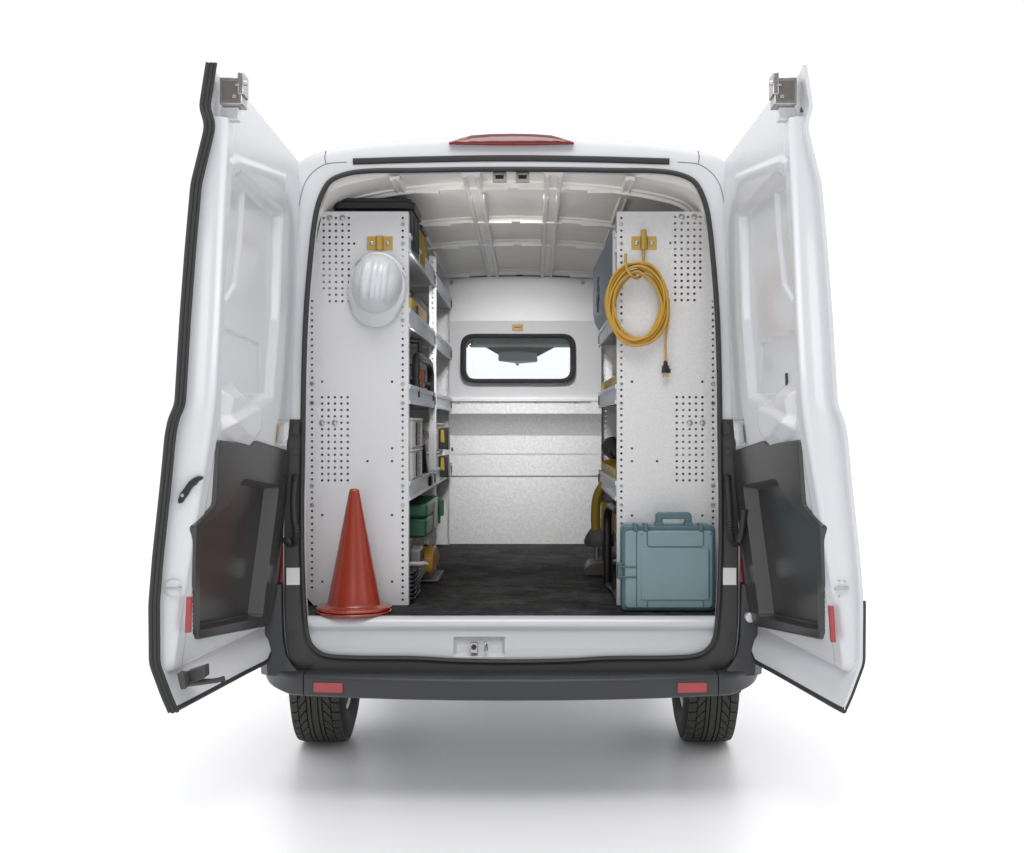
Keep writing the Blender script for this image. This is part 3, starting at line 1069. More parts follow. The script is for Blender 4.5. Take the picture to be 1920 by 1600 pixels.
def make_door(sgn):
    D = Door(sgn)
    R = lambda pts: [D.to(x, y) for x, y in pts]
    # ---------- outer skin: a curved sheet with thickness
    sk = MB()
    nt_, nz = 40, 130
    t0f = lambda z: -lean(z) * 0.75
    ztop = lambda t: interp(t, [-0.1, 0.05, 0.2, 0.36, 0.57, 0.72, 0.78, SMAX + 0.02], [2.47, 2.495, 2.512, 2.528, 2.548, 2.562, 2.566, 2.58])
    zbot = lambda t: interp(t, [0, 0.03, 0.07, 0.8], [0.63, 0.585, 0.565, 0.560])
    SK = SMAX + 0.022
    ga, gb = [], []
    for i in range(nt_ + 1):
        a = i / nt_
        ra, rb = [], []
        for j in range(nz + 1):
            b = j / nz
            t = a * SK
            z = zbot(t) + (ztop(t) - zbot(t)) * b
            t = t0f(z) + (SK - t0f(z)) * a
            th = float(D.thick(t, z))
            fl = 0.012 if a < 1 else 0.012
            ra.append(D.pt(t, z, -th + fl))
            rb.append(D.pt(t, z, -th))
        ga.append(ra)
        gb.append(rb)
    rings = ga + gb[::-1]
    sk.loft(rings, closed=False)
    # close the top and bottom and the hinge edge
    for j in (0, nz):
        sk.loft([[r[j] for r in ga], [r[j] for r in gb]], closed=False)
    sk.loft([ga[0], gb[0]], closed=False)
    door = sk.build('rear_door', 'paint', van, smooth=40)

    # ---------- pressed inner panel: a height field on the door's inner face
    na, nb = 150, 330
    A = np.linspace(0, 1, na + 1)
    B = np.linspace(0, 1, nb + 1)
    S1 = SMAX - 0.004
    tt = np.zeros((na + 1, nb + 1))
    zz = np.zeros((na + 1, nb + 1))
    for i, a in enumerate(A):
        t = a * S1
        zt = ztop(t) - 0.012
        if t > 0.66:
            k = np.clip((t - 0.66) / 0.06, 0, 1)
            zt = zt * (1 - k) + 2.425 * k
        zbm = interp(t, [0, 0.03, 0.08, 0.75, S1], [0.74, 0.70, 0.684, 0.664, 0.672])
        zz[i] = zbm + (zt - zbm) * B
        t0 = -0.75 * 0.062 * np.clip(zz[i] - 1.0, 0, 9) ** 2
        tt[i] = t0 + (S1 - t0) * a
    h = np.zeros_like(tt)
    recess = R([(1387, 404), (1458, 328), (1471, 338), (1494, 690), (1490, 790), (1404, 742), (1393, 600)])
    h -= 0.030 * sstep(poly_sd(tt, zz, recess), 0.030)
    rail = R([(1380, 330), (1466, 296), (1478, 304), (1471, 336), (1456, 330), (1386, 404)])
    h += 0.006 * sstep(poly_sd(tt, zz, rail), 0.02)
    fl_ = R([(1437, 362), (1468, 334), (1490, 562), (1466, 562), (1451, 533), (1442, 455)])
    h -= 0.012 * sstep(poly_sd(tt, zz, fl_), 0.016)
    low = R([(1411, 646), (1484, 609), (1492, 700), (1478, 735), (1408, 740)])
    h -= 0.007 * sstep(poly_sd(tt, zz, low), 0.008)
    boss = R([(1432, 762), (1455, 730), (1474, 738), (1489, 800), (1470, 822), (1450, 832), (1438, 815)])
    h += 0.034 * sstep(poly_sd(tt, zz, boss), 0.055)
    hz = R([(1376, 792), (1394, 790), (1397, 832), (1378, 836)])
    h -= 0.016 * sstep(poly_sd(tt, zz, hz), 0.006)
    well = R([(1390, 880), (1461, 880), (1490, 940), (1541, 984), (1545, 1186), (1426, 1164), (1410, 1060)])
    h -= 0.050 * sstep(poly_sd(tt, zz, well), 0.012)
    # rounded rim towards free edge, hinge edge and bottom
    e = S1 - tt
    h -= 0.020 * np.clip(1 - e / 0.022, 0, 1) ** 2
    h -= 0.012 * np.clip(1 - (tt - tt[0:1, :]) / 0.016, 0, 1) ** 2
    zb0 = zz[:, :1]
    h -= 0.018 * np.clip(1 - (zz - zb0) / 0.022, 0, 1) ** 2
    # shallow step along the free-edge rim
    h += 0.004 * np.clip((tt - (S1 - 0.085)) / 0.012, 0, 1)
    xin = D.xin(tt, zz)
    X = sgn * (xin - h)
    Yc = -tt - 0.012
    ip = MB()
    grid = [[Vector((X[i, j], Yc[i, j], zz[i, j])) for j in range(nb + 1)] for i in range(na + 1)]
    back = [[D.pt(tt[i, j], zz[i, j], -max(0.03, float(D.thick(tt[i, j], zz[i, j])) - 0.010)) for j in range(nb + 1)] for i in (0, na)]
    ip.loft(grid, closed=False)
    # end faces: free edge, hinge edge, top and bottom
    ip.loft([grid[na], back[1]], closed=False)
    ip.loft([grid[0], back[0]], closed=False)
    for j in (0, nb):
        ln = [grid[i][j] for i in range(na + 1)]
        bk_ = [D.pt(tt[i, j], zz[i, j], -max(0.03, float(D.thick(tt[i, j], zz[i, j])) - 0.010)) for i in range(na + 1)]
        ip.loft([ln, bk_], closed=False)
    ip.build('inner_panel', 'paint_in', door, smooth=38)

    # ---------- dark moulded trim with a map pocket
    def lift(pts, w):
        return [D.pt(t, z, w) for t, z in pts]
    T = round_poly(R([(1379, 846), (1437, 826), (1447, 833), (1503, 825), (1512, 948), (1546, 985), (1550, 1103), (1544, 1109),
                      (1545, 1200), (1418, 1174), (1404, 1120)]), 0.018, 4)
    K = round_poly(R([(1399, 910), (1461, 897), (1486, 944), (1537, 990), (1541, 1184), (1430, 1159), (1418, 1060)]), 0.022, 4)

    def dense(poly, step=0.02):
        out = []
        for i in range(len(poly)):
            p, q = Vector(poly[i]), Vector(poly[(i + 1) % len(poly)])
            k = max(1, int((q - p).length / step))
            out += [p.lerp(q, j / k) for j in range(k)]
        return out

    def offset(poly, d):
        """move every vertex inwards along its mean normal"""
        n = len(poly)
        area2 = sum(poly[i].x * poly[(i + 1) % n].y - poly[(i + 1) % n].x * poly[i].y for i in range(n))
        sg = 1 if area2 > 0 else -1
        out = []
        for i in range(n):
            e = (poly[(i + 1) % n] - poly[i - 1]).normalized()
            out.append(poly[i] + Vector((-e.y, e.x)) * d * sg)
        return out

    def fill(mb, outer, hole, w):
        fill_map(mb, outer, hole, lambda u, v: D.pt(u, v, w), np.arange(0.6, 1.6, 0.04))
    tr = MB()
    Td, Kd = dense(T), dense(K)
    tr.loft([lift(Td, -0.03), lift(Td, 0.008), lift(offset(Td, 0.003), 0.0115), lift(offset(Td, 0.006), 0.0125)])
    fill(tr, offset(Td, 0.006), Kd, 0.0125)
    tr.loft([lift(Kd, 0.0125), lift(offset(Kd, 0.003), 0.010), lift(offset(Kd, 0.010), -0.033), lift(offset(Kd, 0.016), -0.038)])
    fill(tr, offset(Kd, 0.016), None, -0.038)
    tr.build('door_trim', 'trim', door, smooth=40, merge=False)

    # ---------- latch unit at the top of the free edge
    zc0, zc1 = 2.462, 2.548
    lx = lambda z: float(np.interp(z, kern, TFI)) + D.adj
    la = MB()
    x_in, x_out = lx(2.5) - 0.048, lx(2.5) + 0.022
    def bx(mb, x0, x1, y0, y1, z0, z1):
        mb.box(min(sgn * x0, sgn * x1), max(sgn * x0, sgn * x1), y0, y1, z0, z1)
    yf = -SMAX - 0.012
    bx(la, x_in, x_out, yf, yf + 0.075, zc0, zc1)
    bx(la, x_in - 0.006, x_in + 0.012, yf - 0.006, yf + 0.07, zc0 + 0.03, zc1 + 0.014)
    lao = la.build('upper_latch', 'steel', door, bevel=0.003)
    lb_ = MB()
    bx(lb_, x_in + 0.006, x_out - 0.008, yf - 0.004, yf + 0.01, zc0 + 0.012, zc1 - 0.010)
    lb_.build('latch_face', 'dsteel', door, bevel=0.002)
    lc = MB()
    bx(lc, x_in + 0.016, x_in + 0.028, yf - 0.008, yf, zc0 + 0.018, zc0 + 0.028)
    lc.build('latch_rivet', 'zinc', door, bevel=0.001)
    lc = MB()
    bx(lc, x_in + 0.006, x_in + 0.020, yf - 0.009, yf, zc1 - 0.03, zc1 - 0.024)
    lc.build('latch_rivet', 'zinc', door, bevel=0.001)
    lc = MB()
    lc.lathe((sgn * (x_in - 0.004), yf + 0.01, zc0 + 0.07), (sgn, 0, 0), [(-0.012, 0.007), (0.0, 0.009)], 12)
    lc.build('latch_pin', 'zinc', door, bevel=0.001)
    ld = MB()
    bx(ld, x_in + 0.018, x_out + 0.004, yf + 0.03, yf + 0.07, 2.42, zc0)
    ld.build('latch_bracket', 'paint_in', door, bevel=0.003)

    # ---------- red marker reflector, striker plate, lower latch on the free edge
    def edge_pt(px, py, dy=-0.02):
        return P(px, py, yf + dy)
    rd = MB()
    q = [edge_pt(x, y, -0.004) for x, y in ((1555, 1137), (1564, 1137), (1568, 1205), (1559, 1205))] if sgn > 0 else \
        [edge_pt(x, y, -0.004) for x, y in ((349, 1120), (358, 1120), (356, 1187), (346, 1187))]
    rd.loft([[p + Vector((0, 0.02, 0)) for p in q], q], True, True, True)
    rd.build('edge_reflector', 'reds', door, bevel=0.0015)
    if sgn > 0:
        pl = MB()
        q = [edge_pt(x, y, -0.006) for x, y in ((1566, 1108), (1592, 1106), (1592, 1101), (1566, 1102))]
        pl.loft([[p + Vector((0, 0.012, 0)) for p in q], q], True, True, True)
        for x, y in ((1573, 1090), (1584, 1091), (1573, 1119)):
            pl.lathe(edge_pt(x, y, -0.002), (0, -1, 0), [(0, 0.004), (0.003, 0.004), (0.004, 0.002)], 10)
        pl.build('striker_plate', 'zinc', door, bevel=0.001)
        tri = MB()
        q = [edge_pt(x, y, -0.006) for x, y in ((1500, 210), (1507, 210), (1502, 200))]
        tri.loft([[p + Vector((0, 0.006, 0)) for p in q], q], True, True, True)
        tri.build('edge_mark', 'dgrey', door)
    else:
        st = MB()
        c_ = edge_pt(326, 1102, -0.002)
        st.lathe(c_, (0, -1, 0), [(0, 0.026), (0.0015, 0.026), (0.0015, 0.0)], 28)
        st.build('round_sticker', 'sticker', door)
        s2 = MB()
        q = [edge_pt(x, y, -0.006) for x, y in ((312, 1105), (340, 1105), (340, 1101), (312, 1101))]
        s2.loft([[p + Vector((0, 0.004, 0)) for p in q], q], True, True, True)
        s2.lathe(edge_pt(338, 1103, -0.004), (0, -1, 0), [(0, 0.007), (0.006, 0.007), (0.008, 0.003)], 12)
        s2.build('striker_plate', 'zinc', door, bevel=0.001)
        hd = MB()
        pts = [(333, 938), (337, 926), (346, 914), (353, 904), (362, 897), (372, 893), (379, 894), (378, 899), (371, 903), (366, 910), (362, 912), (356, 920),
               (352, 928), (347, 934), (340, 944), (334, 945)]
        q = [edge_pt(x, y, -0.010) for x, y in pts]
        hd.loft([[p + Vector((0, 0.022, 0)) for p in q], q], True, True, True)
        hd.build('inside_handle', 'black', door, bevel=0.003)
        kn = MB()
        kn.lathe(edge_pt(342, 929, -0.010), (0, -1, 0), [(0, 0.0055), (0.003, 0.0055), (0.004, 0.003)], 12)
        kn.build('handle_screw', 'zinc', door)
        # lower latch with its rod
        lw = MB()
        q = [edge_pt(x, y, -0.02) for x, y in ((331, 1263), (344, 1264), (348, 1293), (338, 1294))]
        lw.loft([[p + Vector((0, 0.05, 0)) for p in q], q], True, True, True)
        q = [P(x, y, yf + 0.04) for x, y in ((345, 1262), (383, 1250), (384, 1272), (350, 1285))]
        lw.loft([[p + Vector((0.0, 0.06, 0)) for p in q], q], True, True, True)
        lw.build('lower_latch', 'dgrey', door, bevel=0.004)
        rdd = MB()
        rdd.tube([P(352, 1283, yf + 0.02), P(378, 1280, yf + 0.08), P(408, 1276, yf + 0.14), P(418, 1272, yf + 0.16), P(419, 1280, yf + 0.16)], 0.0085, 8)
        rdd.tube([P(352, 1273, yf + 0.05), P(384, 1276, yf + 0.10), P(416, 1276, yf + 0.16)], 0.006, 8)
        rdd.build('latch_rod', 'dgrey', door, smooth=True)
        # rubber edge seal running along the free edge: three ribs side by side
        es = MB()
        zs = np.linspace(0.553, ztop(SK) + 0.004, 124)
        # ease the profile into the corners
        for k_, (dx, r_) in enumerate(((0.0, 0.0085), (-0.013, 0.0075), (-0.0235, 0.0055))):
            path = []
            for z in zs:
                xo = float(D.xin(SK, z) + D.thick(SK, z))
                path.append(Vector((sgn * (xo + 0.003 + dx), -SK - 0.018, z)))
            es.tube(path, r_, 8)
        es.build('edge_seal', 'rubber', door, smooth=True)
    bs = MB()
    path = []
    for t in np.linspace(0.03, SK, 24):
        z = zbot(t)
        path.append(D.pt(t, z - 0.002, -float(D.thick(t, z)) + 0.004))
    bs.tube(path, 0.011, 8)
    if sgn > 0:
        path = []
        for z in np.linspace(0.562, 0.90, 24):
            xo = float(D.xin(SK, z) + D.thick(SK, z))
            path.append(Vector((sgn * (xo + 0.002), -SK - 0.008, z)))
        bs.tube(path, 0.006, 8)
    bs.build('bottom_seal', 'rubber', door, smooth=True)
    # hinge knuckle
    if sgn > 0:
        hp = MB()
        p_ = P(1406, 1158, -0.03)
        hp.lathe((p_.x, -0.01, p_.z), (0, -1, 0), [(0, 0.018), (0.03, 0.018), (0.036, 0.010)], 16)
        hp.build('hinge', 'paint_in', door, smooth=45)
    # dark and amber slot pieces beside the trim's upper hinge corner
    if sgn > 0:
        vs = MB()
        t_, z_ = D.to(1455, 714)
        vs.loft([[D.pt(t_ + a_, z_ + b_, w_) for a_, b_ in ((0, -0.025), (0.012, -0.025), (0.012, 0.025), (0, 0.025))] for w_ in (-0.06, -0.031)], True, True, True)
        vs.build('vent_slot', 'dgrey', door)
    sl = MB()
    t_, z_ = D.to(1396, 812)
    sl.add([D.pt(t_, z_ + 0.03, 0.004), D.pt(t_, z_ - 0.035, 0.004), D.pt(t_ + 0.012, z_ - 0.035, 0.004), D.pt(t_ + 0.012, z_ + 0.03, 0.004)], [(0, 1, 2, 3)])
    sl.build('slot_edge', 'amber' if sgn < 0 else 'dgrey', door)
    return door


make_door(1)
make_door(-1)

# ================================================================== SHELVING
YP = 0.30
YM, YE = 1.57, 2.80
PT = P(766, 397, YP).z
XA = 0.425
HR = 0.0052


def hp(px, py):
    p = P(px, py, YP)
    return (p.x, p.z, HR)


def rows(xs_, y0, dy, n, skip=()):
    return [hp(x, y0 + dy * k) for x in xs_ for k in range(n) if (x, k) not in skip]


left_nuts = [(755, 421), (755, 457), (755, 565), (755, 601), (755, 720), (755, 756), (755, 911), (755, 947),
             (585, 720), (585, 756), (585, 911), (585, 947)]
left_big = [(618, 409), (642, 409), (604, 793), (628, 793)]
right_nuts = [(1165, 421), (1165, 457), (1165, 565), (1165, 601), (1165, 720), (1165, 756), (1165, 911), (1165, 947),
              (1337, 720), (1337, 756), (1337, 911), (1337, 947)]
right_big = [(1278, 407), (1302, 407), (1293, 793), (1317, 793)]


def near(p, lst, d=5):
    return any(abs(p[0] - q[0]) < d and abs(p[1] - q[1]) < d for q in lst)


def panel_holes(side):
    px = []
    if side < 0:
        for k in range(61):
            px.append((755, 409 + 11.93 * k))
        for k in range(46):
            px.append((585, 565 + 11.93 * k))
        for x, n in ((607, 12), (618, 14), (630, 14), (642, 14), (654, 14)):
            px += [(x, 409 + 12 * k) for k in range(n)]
        px.append((664, 457))
        for x in (604, 616, 628, 640, 652):
            px += [(x, 745 + 12 * k) for k in range(14)]
        px += [(604, 716), (735, 716), (735, 841), (689, 865), (735, 865), (604, 966), (735, 966), (604, 1091), (735, 1091)]
        nuts, big = left_nuts, left_big
    else:
        for k in range(61):
            px.append((1165, 409 + 11.93 * k))
        for k in range(46):
            px.append((1337, 565 + 11.93 * k))
        for x, n in ((1266, 14), (1278, 14), (1290, 14), (1302, 14), (1313, 12)):
            px += [(x, 407 + 12 * k) for k in range(n)]
        px.append((1257, 456))
        for x in (1269, 1281, 1293, 1305, 1317):
            px += [(x, 745 + 12 * k) for k in range(14)]
        px += [(1185, 716), (1317, 716), (1185, 841), (1185, 865), (1232, 865), (1185, 967), (1317, 967), (1185, 1091), (1317, 1091)]
        nuts, big = right_nuts, right_big
    return [hp(*p) for p in px if not near(p, nuts) and not near(p, big)], nuts, big


def lip_mesh(mb, sx, z, y0, y1):
    """rolled aluminium shelf edge, sx the side of the van (-1 left)"""
    prof = [(0, 0), (0.008, 0), (0.008, 0.013), (0.003, 0.016), (0.003, 0.060), (0.008, 0.063), (0.008, 0.080), (-0.014, 0.080),
            (-0.014, 0.074), (0.0, 0.074)]
    mb.prism(prof, y0, y1, lambda u, v, w: (sx * (XA - u), w, z + v))


SHELF_Z = [2.156, 1.850, 1.538, 1.143]


def shelving(sx, bays, label):
    t = thing('shelving_unit', label, 'shelving', (sx * 0.62, YP, FLOOR), 'shelving units along the van walls')
    holes, nuts, big = panel_holes(sx)
    pm = 'panel' if sx < 0 else 'panelg'
    out = [(XA, FLOOR + 0.004), (XA, PT), (0.775, PT), (0.812, 2.15), (0.838, 1.9), (0.855, 1.5), (0.85, FLOOR + 0.05), (0.812, FLOOR + 0.004)]
    out = [(sx * x, z) for x, z in out]
    ep = holed('end_panel', out, holes, YP, 0.003, pm, t)
    fg = MB()
    fg.box(min(sx * XA, sx * (XA + 0.002)), max(sx * XA, sx * (XA + 0.002)), YP + 0.0031, YP + 0.04, FLOOR + 0.004, PT)
    fg.box(min(sx * XA, sx * .77), max(sx * XA, sx * .77), YP + 0.0031, YP + 0.03, PT - 0.002, PT)
    fg.build('flange', pm, ep)
    for px, py in nuts:
        p = P(px, py, YP)
        b = MB()
        b.lathe((p.x, YP, p.z), (0, -1, 0), [(0.0, 0.0085), (0.0025, 0.0085), (0.0025, 0.0055), (-0.001, 0.005), (-0.001, 0.0)], 14)
        b.build('nut', 'zinc', ep, smooth=40)
    for px, py in big:
        p = P(px, py, YP)
        b = MB()
        b.lathe((p.x, YP, p.z), (0, -1, 0), [(0.0, 0.0125), (0.002, 0.0125), (0.003, 0.009), (0.008, 0.007), (0.009, 0.0)], 18)
        b.build('bolt', 'zinc', ep, smooth=40)
    if bays == 2:
        ends = [(YP + 0.005, YM - 0.005), (YM + 0.035, YE - 0.005)]
        zhol = [(sx * (XA + 0.008), FLOOR + 0.045 + 0.0259 * k, 0.0048) for k in range(61)]
        po = holed('post', [(sx * (XA - 0.011), FLOOR + 0.002), (sx * (XA - 0.011), PT - 0.003), (sx * (XA + 0.026), PT - 0.003), (sx * (XA + 0.026), FLOOR + 0.002)],
                   [(x, z, r) for x, z, r in zhol if z < PT - 0.03], YM, 0.003, pm, t)
        f2 = MB()
        f2.box(min(sx * (XA + .024), sx * (XA + .026)), max(sx * (XA + .024), sx * (XA + .026)), YM + 0.0031, YM + 0.035, FLOOR + 0.002, PT - 0.003)
        f2.box(min(sx * (XA - .011), sx * (XA + .05)), max(sx * (XA - .011), sx * (XA + .05)), YM - 0.03, YM - 0.0002, FLOOR + 0.001, FLOOR + 0.005)
        f2.build('post_flange', pm, po)
        yend = YE
    else:
        ends = [(YP + 0.005, YM - 0.005)]
        yend = YM
    zhol = [(sx * (XA + 0.025), FLOOR + 0.045 + 0.0259 * k, 0.0048) for k in range(61)]
    zhol += [(sx * 0.50, FLOOR + z, 0.005) for z in (0.2, 0.45, 0.8, 1.15)]
    if sx > 0:
        zhol = [(sx * (XA + 0.03), FLOOR + 0.5 + 0.0259 * k, 0.0045) for k in range(24)]
    fp = holed('far_end_panel', [(sx * (XA + 0.01), FLOOR + 0.004), (sx * (XA + 0.01), PT), (sx * 0.83, PT), (sx * 0.845, FLOOR + 0.004)],
               [(x, z, r) for x, z, r in zhol if z < PT - 0.03], yend, 0.003, 'panelg', t)
    f3 = MB()
    f3.box(min(sx * (XA + .008), sx * (XA + .010)), max(sx * (XA + .008), sx * (XA + .010)), yend - 0.035, yend + 0.003, FLOOR + 0.004, PT)
    f3.build('far_flange', 'dgrey' if sx > 0 else 'lip', fp)
    for y0, y1 in ends:
        for z in SHELF_Z:
            s_ = MB()
            s_.box(min(sx * (XA + .002), sx * .82), max(sx * (XA + .002), sx * .82), y0 + 0.002, y1 - 0.002, z + 0.012, z + 0.016)
            s_.box(min(sx * .818, sx * .82), max(sx * .818, sx * .82), y0 + 0.002, y1 - 0.002, z + 0.016, z + 0.075)
            s_.box(min(sx * (XA + .03), sx * .8), max(sx * (XA + .03), sx * .8), y0 + 0.3, y0 + 0.34, z - 0.004, z + 0.0119)
            so = s_.build('shelf', 'shelf', t)
            l_ = MB()
            lip_mesh(l_, sx, z, y0, y1)
            l_.build('shelf_lip', 'lip', so, bevel=0.0012)
            cpp = MB()
            cpp.box(min(sx * (XA - .0095), sx * (XA + .004)), max(sx * (XA - .0095), sx * (XA + .004)), y1 - 0.022, y1 - 0.006, z + 0.016, z + 0.06)
            cpp.build('end_clip', 'dgrey', so, bevel=0.002)
    return t


lu = shelving(-1, 2, 'long white two-bay shelving unit on the left behind the hard hat')
ru = shelving(1, 1, 'short white one-bay shelving unit on the right behind the coiled cord')

# tip-down cabinet door on the right unit, above the cord
cd = thing('cabinet_door', 'blue grey steel cabinet flap with a lock on the right shelving unit', 'cabinet door', (0.41, 0.9, 1.94))
d_ = MB()
rings = []
for y in (0.415, YM - 0.002):
    k = (y - 0.415) / 1.15
    x = 0.413 - 0.022 * k
    rings.append([Vector((x, y, 2.255)), Vector((x, y, 2.02)), Vector((x + 0.008, y, 1.975)), Vector((x + 0.03, y, 1.935)), Vector((x + 0.034, y, 1.94)),
                  Vector((x + 0.014, y, 1.98)), Vector((x + 0.006, y, 2.02)), Vector((x + 0.006, y, 2.255))])
d_.loft(rings, True, True, True)
cdo = d_.build('flap', 'bluegrey', cd, bevel=0.0015)
e_ = MB()
e_.box(0.413, 0.424, 0.345, 0.413, 1.975, 2.255)
e_.build('edge_strip', 'panel', cd, bevel=0.002)
k_ = MB()
k_.box(0.394, 0.402, 1.12, 1.16, 2.085, 2.115)
k_.lathe((0.399, 1.14, 2.06), (-1, 0, 0), [(0, 0.016), (0.006, 0.016), (0.008, 0.010)], 16)
k_.tube([(0.394, 1.14, 2.16), (0.392, 1.14, 2.10), (0.392, 1.14, 1.99)], 0.0045, 6)
k_.build('lock', 'black', cd)
k2 = MB()
k2.tube([(0.388, 1.155, 2.10), (0.388, 1.15, 2.06), (0.389, 1.165, 2.02)], 0.004, 6)
k2.build('key', 'dsteel', cd)

# ================================================================== HANGING THINGS
def bracket(px0, px1, py0, py1, label):
    a, b = P(px0, py1, YP), P(px1, py0, YP)
    t = thing('wall_bracket', label, 'bracket', ((a.x + b.x) / 2, YP, a.z), 'yellow zinc brackets on the end panels')
    p = MB()
    n = 40
    xs_ = np.linspace(a.x, b.x, n)
    c = (a.x + b.x) / 2
    prof = []
    for x in xs_:
        u = abs(x - c)
        prof.append((x, -0.0035 - (0.012 if u < 0.010 else 0.012 * max(0, 1 - (u - 0.010) / 0.006))))
    rings = [[Vector((x, YP + y, z)) for x, y in prof] for z in (a.z, b.z)]
    rings2 = [[Vector((x, YP + y + 0.003, z)) for x, y in prof] for z in (b.z, a.z)]
    p.loft([rings[0], rings[1], rings2[0], rings2[1], rings[0]], closed=False)
    p.build('plate', 'brass', t, smooth=25)
    for x in (a.x + 0.020, b.x - 0.020):
        s = MB()
        s.lathe((x, YP - 0.0035, (a.z + b.z) / 2), (0, -1, 0), [(0, 0.010), (0.002, 0.010), (0.005, 0.007), (0.006, 0.0)], 16)
        s.build('screw', 'zinc', t, smooth=True)
    return t


br1 = bracket(688, 736, 444, 469, 'yellow zinc bracket on the left panel just above the white hard hat')
br2 = bracket(1184, 1231, 444, 468, 'yellow zinc bracket with a long hook holding the coiled cord')
hk_ = MB()
yh = YP - 0.022
pin = [P(1207, 431, yh), P(1207, 468, yh), P(1207, 490, yh), P(1207, 512, yh - 0.01)]
hk_.tube([P(1207, 431, yh), P(1207, 468, yh)], 0.0105, 14)
hk_.tube(cat_rom([P(1207, 440, yh), P(1207, 490, yh), P(1205.5, 510, yh - 0.004), P(1200, 519, yh - 0.02), P(1193, 522, yh - 0.045), P(1184, 517, yh - 0.065), P(1176, 505, yh - 0.07),
                  P(1173.5, 492, yh - 0.07), P(1173, 476, yh - 0.07)], 6), 0.0058, 10)
hk_.tube([P(1207, 432, yh), P(1207, 441, yh)], 0.0125, 14)
hk_.build('hook', 'brass', br2, smooth=40)

# ---- hard hat
hc = P(703, 529, 0.2)
hat = thing('hard_hat', 'white ribbed hard hat hanging on the left end panel', 'hard hat', (hc.x, YP - 0.005, hc.z))
tilt = math.radians(-7)
hm = MB()
na_, nr_ = 96, 30


def hatp(u, v, w):
    """u right, v up in the panel plane (before tilt), w towards the viewer"""
    x = u * math.cos(tilt) - v * math.sin(tilt)
    z = u * math.sin(tilt) + v * math.cos(tilt)
    return Vector((hc.x + x, YP - 0.030 - w, hc.z + z))


rings = []
for i in range(nr_ + 1):
    ph = (PI / 2) * (i / nr_)
    ring = []
    for k in range(na_):
        a = 2 * PI * k / na_
        ru, rv = 0.103, 0.121
        rad = math.cos(ph) ** 0.82 if i < nr_ else 0.0
        u, v = ru * rad * math.cos(a), rv * rad * math.sin(a)
        w = 0.118 * math.sin(ph)
        # lengthwise ribs on the crown
        fade = min(1, max(0, (w - 0.045) / 0.03)) * min(1, max(0, (0.098 - abs(v)) / 0.03))
        rib = 0.0
        for uc in (-0.042, 0.0, 0.042):
            q = abs(u - uc)
            rib += max(0, min(1, (0.0135 - q) / 0.0055))
        ring.append(hatp(u, v, w + 0.0085 * fade * rib))
    rings.append(ring)
hm.loft(rings, True, False, True)
shell = hm.build('shell', 'hat', hat, smooth=60)
bm_ = MB()
rin, rmid, rout, rund = [], [], [], []
for k in range(na_):
    a = 2 * PI * k / na_
    c_, s_ = math.cos(a), math.sin(a)
    pk = max(0, -s_) ** 1.5
    ext = 0.010 + 0.042 * pk
    rin.append(hatp(0.102 * c_, 0.120 * s_, 0.004))
    rmid.append(hatp((0.103 + ext * 0.5) * c_, (0.121 + ext * 0.5) * s_, 0.003 - 0.002 * pk))
    rout.append(hatp((0.104 + ext * (1 - 0.25 * pk * abs(c_))) * c_, (0.122 + ext) * s_, -0.003 - 0.012 * pk))
    rund.append(hatp((0.103 + ext * 0.95) * c_, (0.121 + ext * 0.96) * s_, -0.007 - 0.012 * pk))
bm_.loft([rin, rmid, rout, rund, [p + Vector((0, 0.004, 0)) for p in rin]], True)
bm_.build('brim', 'hat', hat, smooth=60)
for u, v, rot in ((0.105, 0.055, 0.5), (-0.09, 0.08, -0.8)):
    sl_ = MB()
    c_ = hatp(u, v, 0.006)
    d1 = Vector((math.sin(rot) * -0.015, 0, math.cos(rot) * 0.015))
    sl_.obox(c_, d1, (0, 0.006, 0), (0.003, 0, 0.002))
    sl_.build('brim_slot', 'hat', hat, bevel=0.002)
bd = MB()
bd.lathe(hatp(-0.0, -0.118, 0.010), (0, -1, -0.6), [(0, 0.008), (0.004, 0.008), (0.005, 0.005)], 14)
bd.build('brim_button', 'hat', hat, smooth=True)

# ---- extension cord
cc_ = P(1197, 570, 0.22)
cordt = thing('extension_cord', 'coiled yellow orange extension cord hanging from the right hook', 'extension cord', (cc_.x, YP - 0.03, cc_.z - 0.2))
path = []
loops = 14
N = 44
rad = [(0.090 + 0.0415 * ((i * 5) % loops) / (loops - 1)) for i in range(loops + 1)]
dep = [0.012 + 0.010 * ((i * 5) % 4) for i in range(loops + 1)]
offx = [random.uniform(-0.004, 0.004) for _ in range(loops + 1)]
offz = [random.uniform(-0.004, 0.004) for _ in range(loops + 1)]
for i in range(loops * N):
    th = 2 * PI * i / N + PI / 2
    l = i / N
    j = int(l)
    f = l - j
    f = f * f * (3 - 2 * f)
    R_ = rad[j] * (1 - f) + rad[j + 1] * f
    dx = offx[j] * (1 - f) + offx[j + 1] * f
    dz = offz[j] * (1 - f) + offz[j + 1] * f
    w = dep[j] * (1 - f) + dep[j + 1] * f
    u = R_ * math.cos(th) * 0.985
    v = R_ * math.sin(th) * 1.36
    topk = max(0, math.sin(th))
    # loops gather on the hook at the top
    v -= 0.010 * topk ** 6 * (R_ - 0.093) / 0.0415 * 1.2
    path.append(Vector((cc_.x + u + dx + 0.004 * math.sin(3 * th + j), YP - 0.012 - w - 0.018 * topk ** 2, cc_.z + v + dz + 0.005 * math.sin(2 * th + 1.7 * j))))
tail = cat_rom([path[-1], P(1235, 600, 0.25), P(1247, 628, 0.26), P(1249, 645, 0.27), P(1249, 676, 0.275)], 6)
cm_ = MB()
cm_.tube(path, 0.0050, 8)
